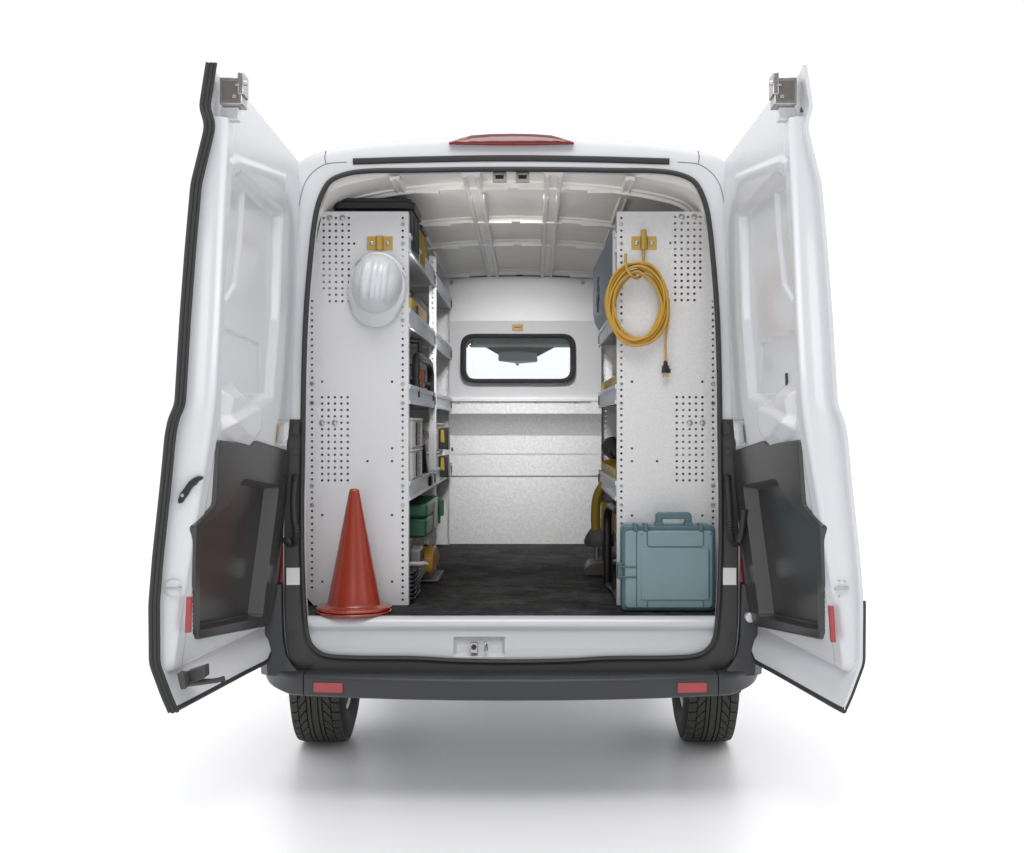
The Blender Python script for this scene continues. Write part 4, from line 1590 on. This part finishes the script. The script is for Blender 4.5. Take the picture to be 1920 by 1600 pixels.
cm_.tube(cat_rom([P(1254, 560, 0.26), P(1253, 600, 0.262), P(1249, 630, 0.265), P(1248, 650, 0.27), P(1249, 678, 0.275)], 6), 0.0048, 8)
cm_.build('cable', 'cord', cordt, smooth=True)
pg = MB()
pz = P(1248, 690, 0.275)
pg.lathe((pz.x, 0.275, pz.z), (0, 0, -1), [(-0.030, 0.005), (-0.022, 0.0085), (-0.010, 0.0095), (-0.008, 0.014), (0.012, 0.0165), (0.020, 0.0165), (0.021, 0.012)], 14)
pg.box(pz.x - 0.014, pz.x + 0.020, 0.268, 0.282, pz.z - 0.021, pz.z - 0.004)
plug = pg.build('plug', 'black', cordt, smooth=40)
pr_ = MB()
for dx in (-0.009, 0.001, 0.010):
    pr_.box(pz.x + dx - 0.0022, pz.x + dx + 0.0022, 0.271, 0.279, pz.z - 0.038, pz.z - 0.021)
pr_.box(pz.x - 0.013, pz.x + 0.014, 0.272, 0.278, pz.z - 0.024, pz.z - 0.020)
pr_.build('prong', 'brass', plug)

# ---- traffic cones, one nested over the other
CXC, CYC = -0.622, 0.138


def cone(z, label, hollow_top):
    t = thing('traffic_cone', label, 'traffic cone', (CXC, CYC, z), 'nested traffic cones by the sill')
    b = MB()
    b.lathe((CXC, CYC, z), (0, 0, 1), [(0.0, 0.12), (0.0, 0.143), (0.002, 0.1465), (0.006, 0.148), (0.010, 0.1465), (0.012, 0.143), (0.013, 0.128),
                                       (0.015, 0.114), (0.019, 0.109)], 72)
    b.build('base', 'cone', t, smooth=45)
    c = MB()
    H = 0.472
    prof = [(0.0185, 0.1088), (0.023, 0.1055), (0.03, 0.1035)]
    prof += [(0.03 + (H - 0.012 - 0.03) * k / 12, 0.1035 + (0.0205 - 0.1035) * (k / 12)) for k in range(1, 13)]
    prof += [(H - 0.006, 0.0192), (H - 0.001, 0.0155), (H, 0.0115), (H - 0.006, 0.009), (H - 0.05, 0.009)]
    c.lathe((CXC, CYC, z), (0, 0, 1), prof, 72)
    c.build('body', 'cone', t, smooth=50)
    return t


cone(FLOOR + 0.001, 'lower red traffic cone, only its base rim showing under the other cone', False)
cone(FLOOR + 0.0155, 'upper red orange traffic cone standing on the other cone by the sill', True)

# ---- teal case
cs = thing('tool_case', 'teal hard plastic case standing upright at the right of the sill', 'case', (0.615, 0.2, FLOOR))
a, b = P(1166, 1146, 0.135), P(1341, 986, 0.135)
x0, x1, z0, z1 = a.x, b.x + 0.004, FLOOR + 0.003, b.z
yf, ybk = 0.135, 0.288
XZ = lambda u, v, w: (u, w, v)
c_ = MB()
c_.prism(round_poly([(x0 + .004, z0), (x1 - .004, z0), (x1 - .004, z1), (x0 + .004, z1)], 0.025, 5), 0.205, ybk, XZ)
c_.build('body', 'teal', cs, bevel=0.008)
c2_ = MB()
c2_.prism(round_poly([(x0, z0), (x1, z0), (x1, z1), (x0, z1)], 0.022, 5), 0.150, 0.203, XZ)
lid = c2_.build('lid', 'teald', cs, bevel=0.006)
c3 = MB()
fo = round_poly([(x0 + .012, z0 + .012), (x1 - .012, z0 + .012), (x1 - .012, z1 - .020), (x0 + .012, z1 - .020)], 0.02, 5)
c3.prism(fo, 0.137, 0.160, XZ)
c3.build('lid_face', 'teal', cs, bevel=0.006)
# raised fields and creases on the lid
w = x1 - x0
for nm, pts in (('field', [(x0 + .075, z0 + .045), (x1 - .028, z0 + .045), (x1 - .028, z1 - .088), (x0 + .075, z1 - .088)]),):
    f_ = MB()
    f_.prism(round_poly(pts, 0.004, 2), 0.1335, 0.140, XZ)
    f_.build('raised_field', 'teal', lid, bevel=0.003)
for pts in ([(x0 + .10, z1 - .024), (x0 + .10, z1 - .076), (x0 + .108, z1 - .083), (x1 - .058, z1 - .083), (x1 - .050, z1 - .076), (x1 - .050, z1 - .024)],
            [(x0 + .10, z0 + .014), (x0 + .10, z0 + .040), (x0 + .108, z0 + .047), (x1 - .058, z0 + .047), (x1 - .050, z0 + .040), (x1 - .050, z0 + .014)],
            [(x0 + .058, z0 + .012), (x0 + .058, z1 - .02)], [(x0 + .078, z0 + .06), (x0 + .078, z1 - .10)], [(x1 - .026, z0 + .06), (x1 - .026, z1 - .10)]):
    g_ = MB()
    g_.tube([Vector((x, 0.1362, z)) for x, z in pts], 0.0022, 6)
    g_.build('groove', 'teald', lid, smooth=True)
for zc in (0.0,):
    l_ = MB()
    zm = z0 + 0.155
    for dz in (-0.018, 0.022):
        l_.box(x0 - 0.012, x0 + 0.058, 0.1330, 0.140, zm + dz - 0.0035, zm + dz + 0.0035)
    l_.box(x0 - 0.016, x0 + 0.004, 0.142, 0.20, zm - 0.028, zm + 0.034)
    l_.build('side_latch', 'teald', lid, bevel=0.002)
for xl in (x0 + .058, x0 + .098, x1 - .056):
    l_ = MB()
    l_.box(xl - 0.012, xl + 0.006, 0.134, 0.20, z1 - 0.022, z1 + 0.008)
    l_.build('top_latch', 'teald', lid, bevel=0.003)
for xl, zl in ((x0 + .072, z0 + .016), (x1 - .022, z0 + .016), (x0 + .078, z1 - .034), (x1 - .022, z1 - .034)):
    l_ = MB()
    l_.lathe((xl, 0.1375, zl), (0, -1, 0), [(0, 0.003), (0.0012, 0.003)], 8)
    l_.build('screw', 'dgrey', lid)
hd = MB()
hx0, hx1 = P(1229, 0, 0.17).x, P(1297, 0, 0.17).x
zt_ = P(0, 961, 0.17).z
outer = [(hx0, z1 - .006), (hx0 + .001, zt_ - .01), (hx0 + .01, zt_), (hx1 - .01, zt_), (hx1 - .001, zt_ - .01), (hx1, z1 - .006)]
inner = [(hx1 - .026, z1 - .006), (hx1 - .027, zt_ - .026), (hx0 + .027, zt_ - .026), (hx0 + .026, z1 - .006)]
hd.prism(outer + inner, 0.158, 0.195, XZ)
hd.build('handle', 'teald', cs, bevel=0.004)
for xl in (hx0 + .013, hx1 - .013):
    l_ = MB()
    l_.box(xl - 0.016, xl + 0.016, 0.150, 0.20, z1 - 0.004, z1 + 0.012)
    l_.build('handle_mount', 'teald', cs, bevel=0.003)

# ================================================================== THINGS ON THE LEFT SHELVES
def rbox(mb, x0, x1, y0, y1, z0, z1, r=0.02):
    mb.prism(round_poly([(x0, y0), (x1, y0), (x1, y1), (x0, y1)], r, 4), z0, z1, lambda u, v, w: (u, v, w))


def tote(x0, x1, y0, y1, z0, z1, body, lidm, label, lidh=0.03, group=None):
    t = thing('storage_tote', label, 'tote', ((x0 + x1) / 2, (y0 + y1) / 2, z0), group)
    b = MB()
    rbox(b, x0 + .012, x1 - .012, y0 + .012, y1 - .012, z0, z1 - lidh)
    for k in range(4):
        yy = y0 + .08 + k * (y1 - y0 - .16) / 3
        b.box(x1 - 0.013, x1 - 0.006, yy - 0.012, yy + 0.012, z0 + 0.02, z1 - lidh - 0.01)
    b.build('body', body, t, bevel=0.004)
    l = MB()
    rbox(l, x0, x1, y0, y1, z1 - lidh, z1 - lidh * 0.35, 0.03)
    rbox(l, x0 + .016, x1 - .016, y0 + .016, y1 - .016, z1 - lidh * 0.35 - 0.001, z1, 0.03)
    l.build('lid', lidm, t, bevel=0.005)
    return t


S1, S2, S3, S4 = [z + 0.016 for z in SHELF_Z]
tote(-0.745, -0.405, 0.36, 0.70, S1, 2.392, 'dgrey', 'black', 'black lidded tote topmost behind the left end panel', 0.05)
tote(-0.745, -0.408, 0.74, 1.02, S1, 2.355, 'yellow', 'black', 'yellow tote with black lid on the top left shelf', 0.03)
bx_ = MB()
bx_.box(-0.74, -0.436, 1.06, 1.30, S1, 2.33)
tag(bx_.build('cardboard_box', 'tan', None, bevel=0.004), 'tan cardboard box beyond the yellow tote on the top left shelf', 'box')

yc = thing('tool_box', 'yellow tool box with black lid on the second left shelf', 'tool box', (-0.6, 1.1, S2))
b = MB()
rbox(b, -0.76, -0.455, 0.78, 1.50, S2, 2.025)
b.build('body', 'yellow', yc, bevel=0.006)
b = MB()
rbox(b, -0.765, -0.45, 0.775, 1.505, 2.025, 2.05)
b.build('lid', 'black', yc, bevel=0.006)
b = MB()
b.box(-0.456, -0.446, 0.92, 1.02, 1.945, 2.0)
b.build('latch', 'black', yc, bevel=0.004)

# roll-cage site radio on the third shelf
class SB(MB):
    def build(s_, *a_, **k_):
        s_.v = [(x + 0.038, y + 0.25, z) for x, y, z in s_.v]
        return MB.build(s_, *a_, **k_)


rd_ = thing('caged_tool', 'black and orange caged tool on the third left shelf', 'power tool', (-0.545, 1.0, S3))
b = SB()
for x in (-0.47, -0.66):
    b.tube(cat_rom([(x, 0.44, S3 + 0.02), (x, 0.43, S3 + 0.16), (x, 0.48, S3 + 0.205), (x, 0.9, S3 + 0.205), (x, 1.12, S3 + 0.20), (x, 1.19, S3 + 0.15), (x, 1.20, S3 + 0.02)], 5), 0.017, 8)
b.tube([(-0.47, 0.62, S3 + 0.2), (-0.47, 0.60, S3 + 0.275), (-0.56, 0.60, S3 + 0.285), (-0.66, 0.6, S3 + 0.275), (-0.66, 0.62, S3 + 0.2)], 0.013, 8)
b.tube([(-0.47, 0.44, S3 + 0.1), (-0.66, 0.44, S3 + 0.1)], 0.016, 8)
b.tube([(-0.47, 1.19, S3 + 0.1), (-0.66, 1.19, S3 + 0.1)], 0.016, 8)
b.build('cage', 'black', rd_, smooth=True)
b = SB()
rbox(b, -0.65, -0.49, 0.5, 1.12, S3 + 0.002, S3 + 0.17)
b.build('body', 'dgrey', rd_, bevel=0.01)
b = SB()
b.lathe((-0.48, 0.70, S3 + 0.125), (1, 0, 0), [(-0.02, 0.034), (0.0, 0.038), (0.012, 0.030), (0.018, 0.014), (0.019, 0.0)], 24)
b.build('cover', 'orange', rd_, smooth=40)
b = SB()
b.box(-0.492, -0.474, 0.82, 0.90, S3 + 0.070, S3 + 0.10)
b.build('side_cap', 'orange', rd_, bevel=0.004)
b = SB()
for k in range(3):
    b.box(-0.494, -0.480, 0.56 + 0.11 * k, 0.62 + 0.11 * k, S3 + 0.06, S3 + 0.115)
b.build('battery', 'grey', rd_, bevel=0.004)


# stackable white cases (near bay) with black catches on the aisle side
def case(y0, y1, x1, z0, z1, label, style, grp):
    t = thing('stacking_case', label, 'case', (x1 - 0.17, (y0 + y1) / 2, z0), grp)
    b = MB()
    rbox(b, x1 - 0.36, x1, y0, y1, z0, z1 - 0.012, 0.012)
    b.build('body', 'lgrey', t, bevel=0.005)
    l = MB()
    rbox(l, x1 - 0.36, x1 + 0.003, y0 - 0.003, y1 + 0.003, z1 - 0.0115, z1, 0.012)
    l.build('lid', 'lgrey', t, bevel=0.003)
    s = MB()
    s.box(x1 - 0.02, x1 + 0.0015, y0 + 0.01, y1 - 0.03, z0 + 0.0005, z0 + 0.007)
    s.build('seam', 'black', t)
    ym = (y0 + y1) / 2
    c = MB()
    if style == 'catch':
        pts = round_poly([(ym - 0.09, z0 + 0.012), (ym + 0.06, z0 + 0.012), (ym + 0.06, z1 - 0.018), (ym - 0.09, z1 - 0.018)], 0.015, 4)
        c.prism(pts, x1 - 0.001, x1 + 0.006, lambda u, v, w: (w, u, v))
        co = c.build('catch', 'black', t, bevel=0.002)
        q = MB()
        for k in range(3):
            q.box(x1 + 0.006, x1 + 0.009, ym - 0.02, ym + 0.03, z0 + 0.03 + 0.02 * k, z0 + 0.04 + 0.02 * k)
        q.build('catch_tab', 'grey', t)
    else:
        pts = [(0.0, z0 + 0.012), (0.055, z0 + 0.006), (0.05, z1 - 0.02), (0.0, z1 - 0.03)]
        c.prism([(x1 + u, v) for u, v in pts], ym - 0.07, ym + 0.07, lambda u, v, w: (u, w, v))
        c.build('catch', 'black', t, bevel=0.006)
        q = MB()
        q.prism([(x1 + 0.012, z0 + 0.05), (x1 + 0.034, z0 + 0.045), (x1 + 0.030, z1 - 0.035), (x1 + 0.014, z1 - 0.035)], ym - 0.076, ym - 0.069, lambda u, v, w: (u, w, v))
        q.build('catch_lever', 'yellow', t, bevel=0.002)
    return t


g1 = 'light grey stacking cases on the fourth left shelf'
case(0.40, 0.84, -0.418, S4 + 0.062, S4 + 0.192, 'light grey case with black catch in near stack, resting on the shelf', 'catch', g1)
case(0.40, 0.84, -0.418, S4 + 0.1925, S4 + 0.3225, 'light grey case with black catch in near stack, resting on another case', 'catch', g1)
bb = MB()
rbox(bb, -0.775, -0.42, 0.40, 0.84, S4, S4 + 0.061, 0.012)
tag(bb.build('parts_tray', 'lgrey', None, bevel=0.004), 'flat light grey tray under the near stack of cases', 'tray')
case(1.70, 2.25, -0.43, S4 + 0.002, S4 + 0.152, 'light grey case with yellow lever in far stack, resting on the shelf', 'lever', g1)
case(1.70, 2.25, -0.43, S4 + 0.1525, S4 + 0.3025, 'light grey case with yellow lever in far stack, resting on another case', 'lever', g1)

# dark red and black gun-shaped tool between the case stacks
gt = thing('caulking_gun', 'dark red and black hand tool between the two stacks of cases', 'hand tool', (-0.46, 1.15, S4))
b = MB()
b.tube([(-0.46, 1.0, S4 + 0.20), (-0.46, 1.36, S4 + 0.24)], 0.028, 10)
b.box(-0.48, -0.44, 1.02, 1.10, S4 + 0.22, S4 + 0.28)
b.build('body', 'maroon', gt, smooth=40)
b = MB()
b.tube(cat_rom([(-0.46, 1.12, S4 + 0.2), (-0.455, 1.14, S4 + 0.12), (-0.45, 1.22, S4 + 0.04), (-0.45, 1.24, S4 + 0.012)], 5), [0.03] * 10 + [0.045] * 6, 10)
b.build('grip', 'black', gt, smooth=40)

# green tool box on a beige crate
bc_ = thing('storage_crate', 'beige crate on the floor under the green tool box', 'crate', (-0.6, 1.1, FLOOR))
b = MB()
rbox(b, -0.80, -0.47, 0.82, 1.48, FLOOR + 0.001, 0.935)
for k in range(3):
    rbox(b, -0.803, -0.466, 0.817, 1.483, FLOOR + 0.05 + 0.06 * k, FLOOR + 0.058 + 0.06 * k)
b.build('body', 'beige', bc_, bevel=0.006)
b = MB()
rbox(b, -0.805, -0.462, 0.814, 1.486, 0.925, 0.940)
b.build('rim', 'beige', bc_, bevel=0.003)
gb = thing('tool_box', 'green plastic tool box on the beige crate under the fourth left shelf', 'tool box', (-0.57, 1.2, 0.941))
b = MB()
rbox(b, -0.76, -0.40, 0.85, 1.52, 0.941, 1.028)
b.build('body', 'green', gb, bevel=0.01)
b = MB()
rbox(b, -0.765, -0.395, 0.845, 1.525, 1.030, 1.092)
b.build('lid', 'green', gb, bevel=0.012)
b = MB()
b.box(-0.401, -0.386, 1.24, 1.32, 0.955, 1.085)
b.build('latch', 'lgrey', gb, bevel=0.004)
b = MB()
b.box(-0.397, -0.372, 1.56 - 0.05, 1.56 - 0.022, 0.99, 1.07)
b.box(-0.70, -0.39, 1.5265, 1.534, 0.95, 1.085)
b.build('end_trim', 'greenl', gb, bevel=0.004)

# amber saw on the floor
sw = thing('power_saw', 'amber and grey power saw lying on the floor by the left post', 'power saw', (-0.5, 1.2, FLOOR))
b = MB()
b.prism(round_poly([(0.98, FLOOR + 0.045), (1.36, FLOOR + 0.055), (1.44, FLOOR + 0.085), (1.34, FLOOR + 0.135), (1.12, FLOOR + 0.165), (0.98, FLOOR + 0.13)], 0.03, 4), -0.455, -0.385,
        lambda u, v, w: (w, u, v))
b.build('housing', 'amber', sw, bevel=0.012)
b = MB()
b.box(-0.458, -0.412, 0.66, 0.84, FLOOR + 0.125, FLOOR + 0.195)
b.box(-0.452, -0.418, 0.70, 0.98, FLOOR + 0.045, FLOOR + 0.125)
b.build('motor', 'grey', sw, bevel=0.01)
b = MB()
for k in range(4):
    b.box(-0.414, -0.408, 0.68 + 0.04 * k, 0.695 + 0.04 * k, FLOOR + 0.135, FLOOR + 0.185)
b.build('motor_fin', 'dgrey', sw)
b = MB()
b.box(-0.46, -0.36, 1.0, 1.38, FLOOR + 0.008, FLOOR + 0.018)
b.box(-0.45, -0.40, 1.05, 1.3, FLOOR + 0.018, FLOOR + 0.05)
b.build('base_plate', 'dsteel', sw, bevel=0.002)
bk_ = thing('open_crate', 'black slatted crate on the floor behind the left end panel', 'crate', (-0.55, 0.5, FLOOR))
b = MB()
rbox(b, -0.76, -0.415, 0.36, 0.62, FLOOR + 0.001, FLOOR + 0.012)
for k in range(7):
    z = FLOOR + 0.016 + 0.018 * k
    rbox(b, -0.765, -0.405, 0.355, 0.625, z, z + 0.011)
b.build('body', 'black', bk_, bevel=0.002)
br_ = thing('bracket_bar', 'white metal bar with a bent end lying on the black crate', 'bar', (-0.42, 0.7, FLOOR))
b = MB()
b.tube([(-0.47, 0.50, FLOOR + 0.150), (-0.40, 0.50, FLOOR + 0.150), (-0.375, 0.53, FLOOR + 0.147), (-0.372, 0.56, FLOOR + 0.140)], 0.009, 8)
b.build('bar', 'lgrey', br_, smooth=True)

# ================================================================== THINGS ON THE RIGHT
def bins(y0, n, pitch, z, hgt, lab0, grp, x0=0.430, mat_='yellow', dep=0.30):
    labs = ['nearest', 'next', 'middle', 'far', 'farthest']
    for k in range(n):
        ya = y0 + pitch * k
        t = thing('parts_bin', lab0, 'parts bin', (x0 + 0.15, ya + pitch / 2, z), grp)
        m = MB()
        ye = ya + pitch - 0.036
        # open hopper front: a sloping lip towards the aisle
        pr = [(x0 + 0.02, z), (x0 + dep, z), (x0 + dep, z + hgt), (x0 + 0.09, z + hgt), (x0, z + hgt * 0.80), (x0, z + hgt * 0.55)]
        for a_, b_ in ((ya, ya + 0.004), (ye - 0.004, ye)):
            m.prism(pr, a_, b_, lambda u, v, w: (u, w, v))
        m.box(x0 + 0.03, x0 + dep, ya + 0.004, ye - 0.004, z, z + 0.004)
        m.box(x0 + dep - 0.004, x0 + dep, ya + 0.004, ye - 0.004, z + 0.004, z + hgt)
        m.prism([(x0, z + hgt * 0.55), (x0 + 0.02, z + 0.004), (x0 + 0.024, z + 0.004), (x0 + 0.004, z + hgt * 0.55), (x0 + 0.004, z + hgt * 0.80), (x0, z + hgt * 0.80)], ya + 0.004, ye - 0.004,
                lambda u, v, w: (u, w, v))
        m.build('bin_shell', mat_, t)
        p = MB()
        p.box(x0 + 0.045, x0 + dep - 0.02, ya + 0.008, ye - 0.008, z + 0.01, z + hgt * 0.55)
        p.build('contents', 'dgrey', t, bevel=0.008)


bins(0.36, 10, 0.118, S3, 0.135, 'yellow open parts bin in the row on the third right shelf', 'yellow bins on the third right shelf')
bins(0.36, 10, 0.118, S4, 0.135, 'yellow open parts bin in the row on the fourth right shelf', 'yellow bins on the fourth right shelf')
bins(0.36, 10, 0.118, S1, 0.105, 'yellow open parts bin in the row on the top right shelf', 'yellow bins on the top right shelf', 0.428, 'yellow', 0.13)
dk = MB()
rbox(dk, 0.47, 0.7, 0.40, 1.30, S3 + 0.137, S3 + 0.185)
tag(dk.build('equipment_tray', 'grey', None, bevel=0.006), 'grey flat tray on top of the third shelf bins on the right', 'tray')

# drill resting on the lower bins
M['mblack'] = mat('matt_black_plastic', (0.010, 0.010, 0.010), 0.7)
dr = thing('cordless_drill', 'black cordless drill lying on the yellow bins of the fourth right shelf', 'drill', (0.47, 1.0, S4 + 0.13))
b = MB()
zc = S4 + 0.175
b.lathe((0.455, 0.86, zc), (0.02, 1, 0.05), [(-0.22, 0.012), (-0.1, 0.016), (-0.09, 0.030), (0.0, 0.036), (0.10, 0.046), (0.26, 0.050), (0.32, 0.045), (0.34, 0.028), (0.345, 0.0)], 20)
b.build('body', 'mblack', dr, smooth=45)
b = MB()
b.tube([(0.46, 1.08, zc), (0.52, 1.06, zc - 0.02), (0.60, 1.05, zc - 0.03)], 0.024, 10)
b.build('grip', 'dgrey', dr, smooth=45)
# tamping rammer: yellow body, grey shoe
rm = thing('tamping_rammer', 'yellow rammer with grey shoe on the floor below the right shelves', 'rammer', (0.42, 1.42, FLOOR))
b = MB()
b.tube(cat_rom([(0.395, 1.36, FLOOR + 0.215), (0.392, 1.36, FLOOR + 0.28), (0.396, 1.355, FLOOR + 0.36), (0.416, 1.35, FLOOR + 0.42), (0.455, 1.35, FLOOR + 0.455), (0.55, 1.35, FLOOR + 0.45)], 6), 0.023, 12)
b.box(0.42, 0.50, 1.33, 1.41, FLOOR + 0.20, FLOOR + 0.36)
b.build('frame', 'yellow', rm, smooth=40)
b = MB()
b.lathe((0.415, 1.38, FLOOR + 0.14), (0, 0, 1), [(0.0, 0.075), (0.02, 0.08), (0.05, 0.07), (0.085, 0.045), (0.09, 0.0)], 20)
b.build('gaiter', 'dkcast', rm, smooth=45)
b = MB()
b.lathe((0.40, 1.38, FLOOR + 0.06), (0, 0, 1), [(0.0, 0.014), (0.085, 0.014)], 12)
b.lathe((0.45, 1.40, FLOOR + 0.06), (0, 0, 1), [(0.0, 0.02), (0.085, 0.02)], 12)
b.build('ram', 'zinc', rm, smooth=45)
b = MB()
b.prism(round_poly([(0.335, FLOOR + 0.002), (0.56, FLOOR + 0.002), (0.56, FLOOR + 0.066), (0.42, FLOOR + 0.072), (0.36, FLOOR + 0.058), (0.34, FLOOR + 0.035)], 0.012, 4), 1.27, 1.50, lambda u, v, w: (u, w, v))
b.build('shoe', 'dkcast', rm, bevel=0.006)

# folded black hand truck
ht = thing('folding_hand_truck', 'folded black hand truck with grey plate standing behind the right end panel', 'hand truck', (0.43, 0.6, FLOOR))
b = MB()
xk = 0.418
b.tube(cat_rom([(xk, 0.82, FLOOR + 0.02), (xk, 0.82, FLOOR + 0.25), (xk, 0.81, FLOOR + 0.335), (xk + 0.01, 0.75, FLOOR + 0.375), (xk + 0.02, 0.6, FLOOR + 0.38), (xk + 0.02, 0.42, FLOOR + 0.38)], 6), 0.019, 10)
b.tube(cat_rom([(xk + 0.02, 0.60, FLOOR + 0.02), (xk + 0.02, 0.60, FLOOR + 0.11), (xk + 0.02, 0.57, FLOOR + 0.15), (xk + 0.02, 0.42, FLOOR + 0.16)], 6), 0.014, 10)
b.tube([(xk, 0.82, FLOOR + 0.02), (xk + 0.02, 0.60, FLOOR + 0.02), (xk + 0.02, 0.36, FLOOR + 0.02)], 0.014, 8)
b.build('frame', 'black', ht, smooth=True)
b = MB()
b.box(xk + 0.028, xk + 0.036, 0.37, 0.80, FLOOR + 0.17, FLOOR + 0.36)
b.build('plate', 'grey', ht, bevel=0.003)
b = MB()
b.box(xk + 0.022, xk + 0.027, 0.40, 0.79, FLOOR + 0.235, FLOOR + 0.26)
b.build('strap', 'dgrey', ht)
b = MB()
b.box(xk + 0.06, xk + 0.33, 0.36, 0.80, FLOOR + 0.003, FLOOR + 0.16)
b.build('folded_deck', 'black', ht, bevel=0.01)

# ================================================================== LIGHT, WORLD, CAMERA
W_BACK, W_FRONT, W_TOP, W_BAND = 0.21, 1.06, 0.80, 4.2
W = bpy.data.worlds.new('World')
C.world = W
W.use_nodes = True
nt = W.node_tree
bg = nt.nodes['Background']
# a white studio: bright ceiling, white sweep ahead, dimmer room behind the camera
tcw = nt.nodes.new('ShaderNodeTexCoord')
sep = nt.nodes.new('ShaderNodeSeparateXYZ')
nt.links.new(tcw.outputs['Generated'], sep.inputs['Vector'])


def wramp(axis, lo, hi, v0, v1):
    mr = nt.nodes.new('ShaderNodeMapRange')
    mr.interpolation_type = 'SMOOTHSTEP'
    mr.inputs['From Min'].default_value = lo
    mr.inputs['From Max'].default_value = hi
    mr.inputs['To Min'].default_value = v0
    mr.inputs['To Max'].default_value = v1
    nt.links.new(sep.outputs[axis], mr.inputs['Value'])
    return mr.outputs['Result']


mxw = nt.nodes.new('ShaderNodeMath')
mxw.operation = 'ADD'
nt.links.new(wramp('Y', -0.7, 0.3, W_BACK, W_FRONT), mxw.inputs[0])
nt.links.new(wramp('Z', 0.35, 0.85, 0.0, W_TOP), mxw.inputs[1])
# side horizon glow, added to lift the shade under the van
bnd = nt.nodes.new('ShaderNodeMath')
bnd.operation = 'MULTIPLY'
ab = nt.nodes.new('ShaderNodeMath')
ab.operation = 'ABSOLUTE'
nt.links.new(sep.outputs['X'], ab.inputs[0])
mrx = nt.nodes.new('ShaderNodeMapRange')
mrx.interpolation_type = 'SMOOTHSTEP'
mrx.inputs['From Min'].default_value = 0.50
mrx.inputs['From Max'].default_value = 0.85
mrx.inputs['To Min'].default_value = 0.0
mrx.inputs['To Max'].default_value = W_BAND
nt.links.new(ab.outputs['Value'], mrx.inputs['Value'])
nt.links.new(mrx.outputs['Result'], bnd.inputs[0])
nt.links.new(wramp('Z', 0.06, 0.22, 1.0, 0.0), bnd.inputs[1])
mx2 = nt.nodes.new('ShaderNodeMath')
mx2.operation = 'ADD'
nt.links.new(mxw.outputs['Value'], mx2.inputs[0])
nt.links.new(bnd.outputs['Value'], mx2.inputs[1])
bg.inputs['Color'].default_value = (1, 1, 1.01, 1)
nt.links.new(mx2.outputs['Value'], bg.inputs['Strength'])


def area(name, loc, target, sx, sy, power, col=(1, 1, 1)):
    l = bpy.data.lights.new(name, 'AREA')
    l.shape = 'RECTANGLE'
    l.size, l.size_y = sx, sy
    l.energy = power
    l.color = col
    o = bpy.data.objects.new(name, l)
    COL.objects.link(o)
    o.location = loc
    o.rotation_euler = (Vector(target) - Vector(loc)).to_track_quat('-Z', 'Y').to_euler()
    return o


area('front_softbox', (0.2, -16, 2.7), (0, 1, 1.5), 3.5, 3, 120)
area('key_softbox', (0, -3.9, 7.7), (0, -0.3, 0), 5, 3, 235)
cl_ = area('cargo_fill', (0, 0.55, 2.43), (0, 2.88, 1.15), 0.4, 0.03, 7.6)  # added fill light, no such lamp in view; brightens the bulkhead
cl_.data.spread = math.radians(60)
area('strip_fill', (-0.440, 0.352, 1.93), (0.26, 1.35, 2.05), 0.015, 0.40, 2.6, (1, 0.97, 0.93))  # added fill light hidden behind the left end panel, lightens the roof lining
area('strip_fill', (0.440, 0.352, 1.81), (-0.26, 1.35, 1.98), 0.015, 0.20, 0.4, (1, 0.97, 0.93))  # matching added fill light, hidden behind the right end panel

cam = bpy.data.cameras.new('camera')
co = bpy.data.objects.new('camera', cam)
COL.objects.link(co)
co.location = (CX, CY, CZ)
co.rotation_euler = (PI / 2, 0, 0)
cam.sensor_width = 36
cam.lens = F / 1920 * 36
cam.shift_x = -(VX - 960) / 1920
cam.shift_y = -(800 - VY) / 1920
cam.clip_end = 300
cam.clip_start = 0.05
C.camera = co

C.render.engine = 'CYCLES'
C.cycles.use_denoising = True
C.cycles.max_bounces = 12
C.cycles.diffuse_bounces = 6
C.cycles.transparent_max_bounces = 12
C.view_settings.view_transform = 'Standard'
C.view_settings.look = 'None'
C.view_settings.exposure = 0.0
C.view_settings.gamma = 1.0
C.render.resolution_x, C.render.resolution_y = 1024, 853
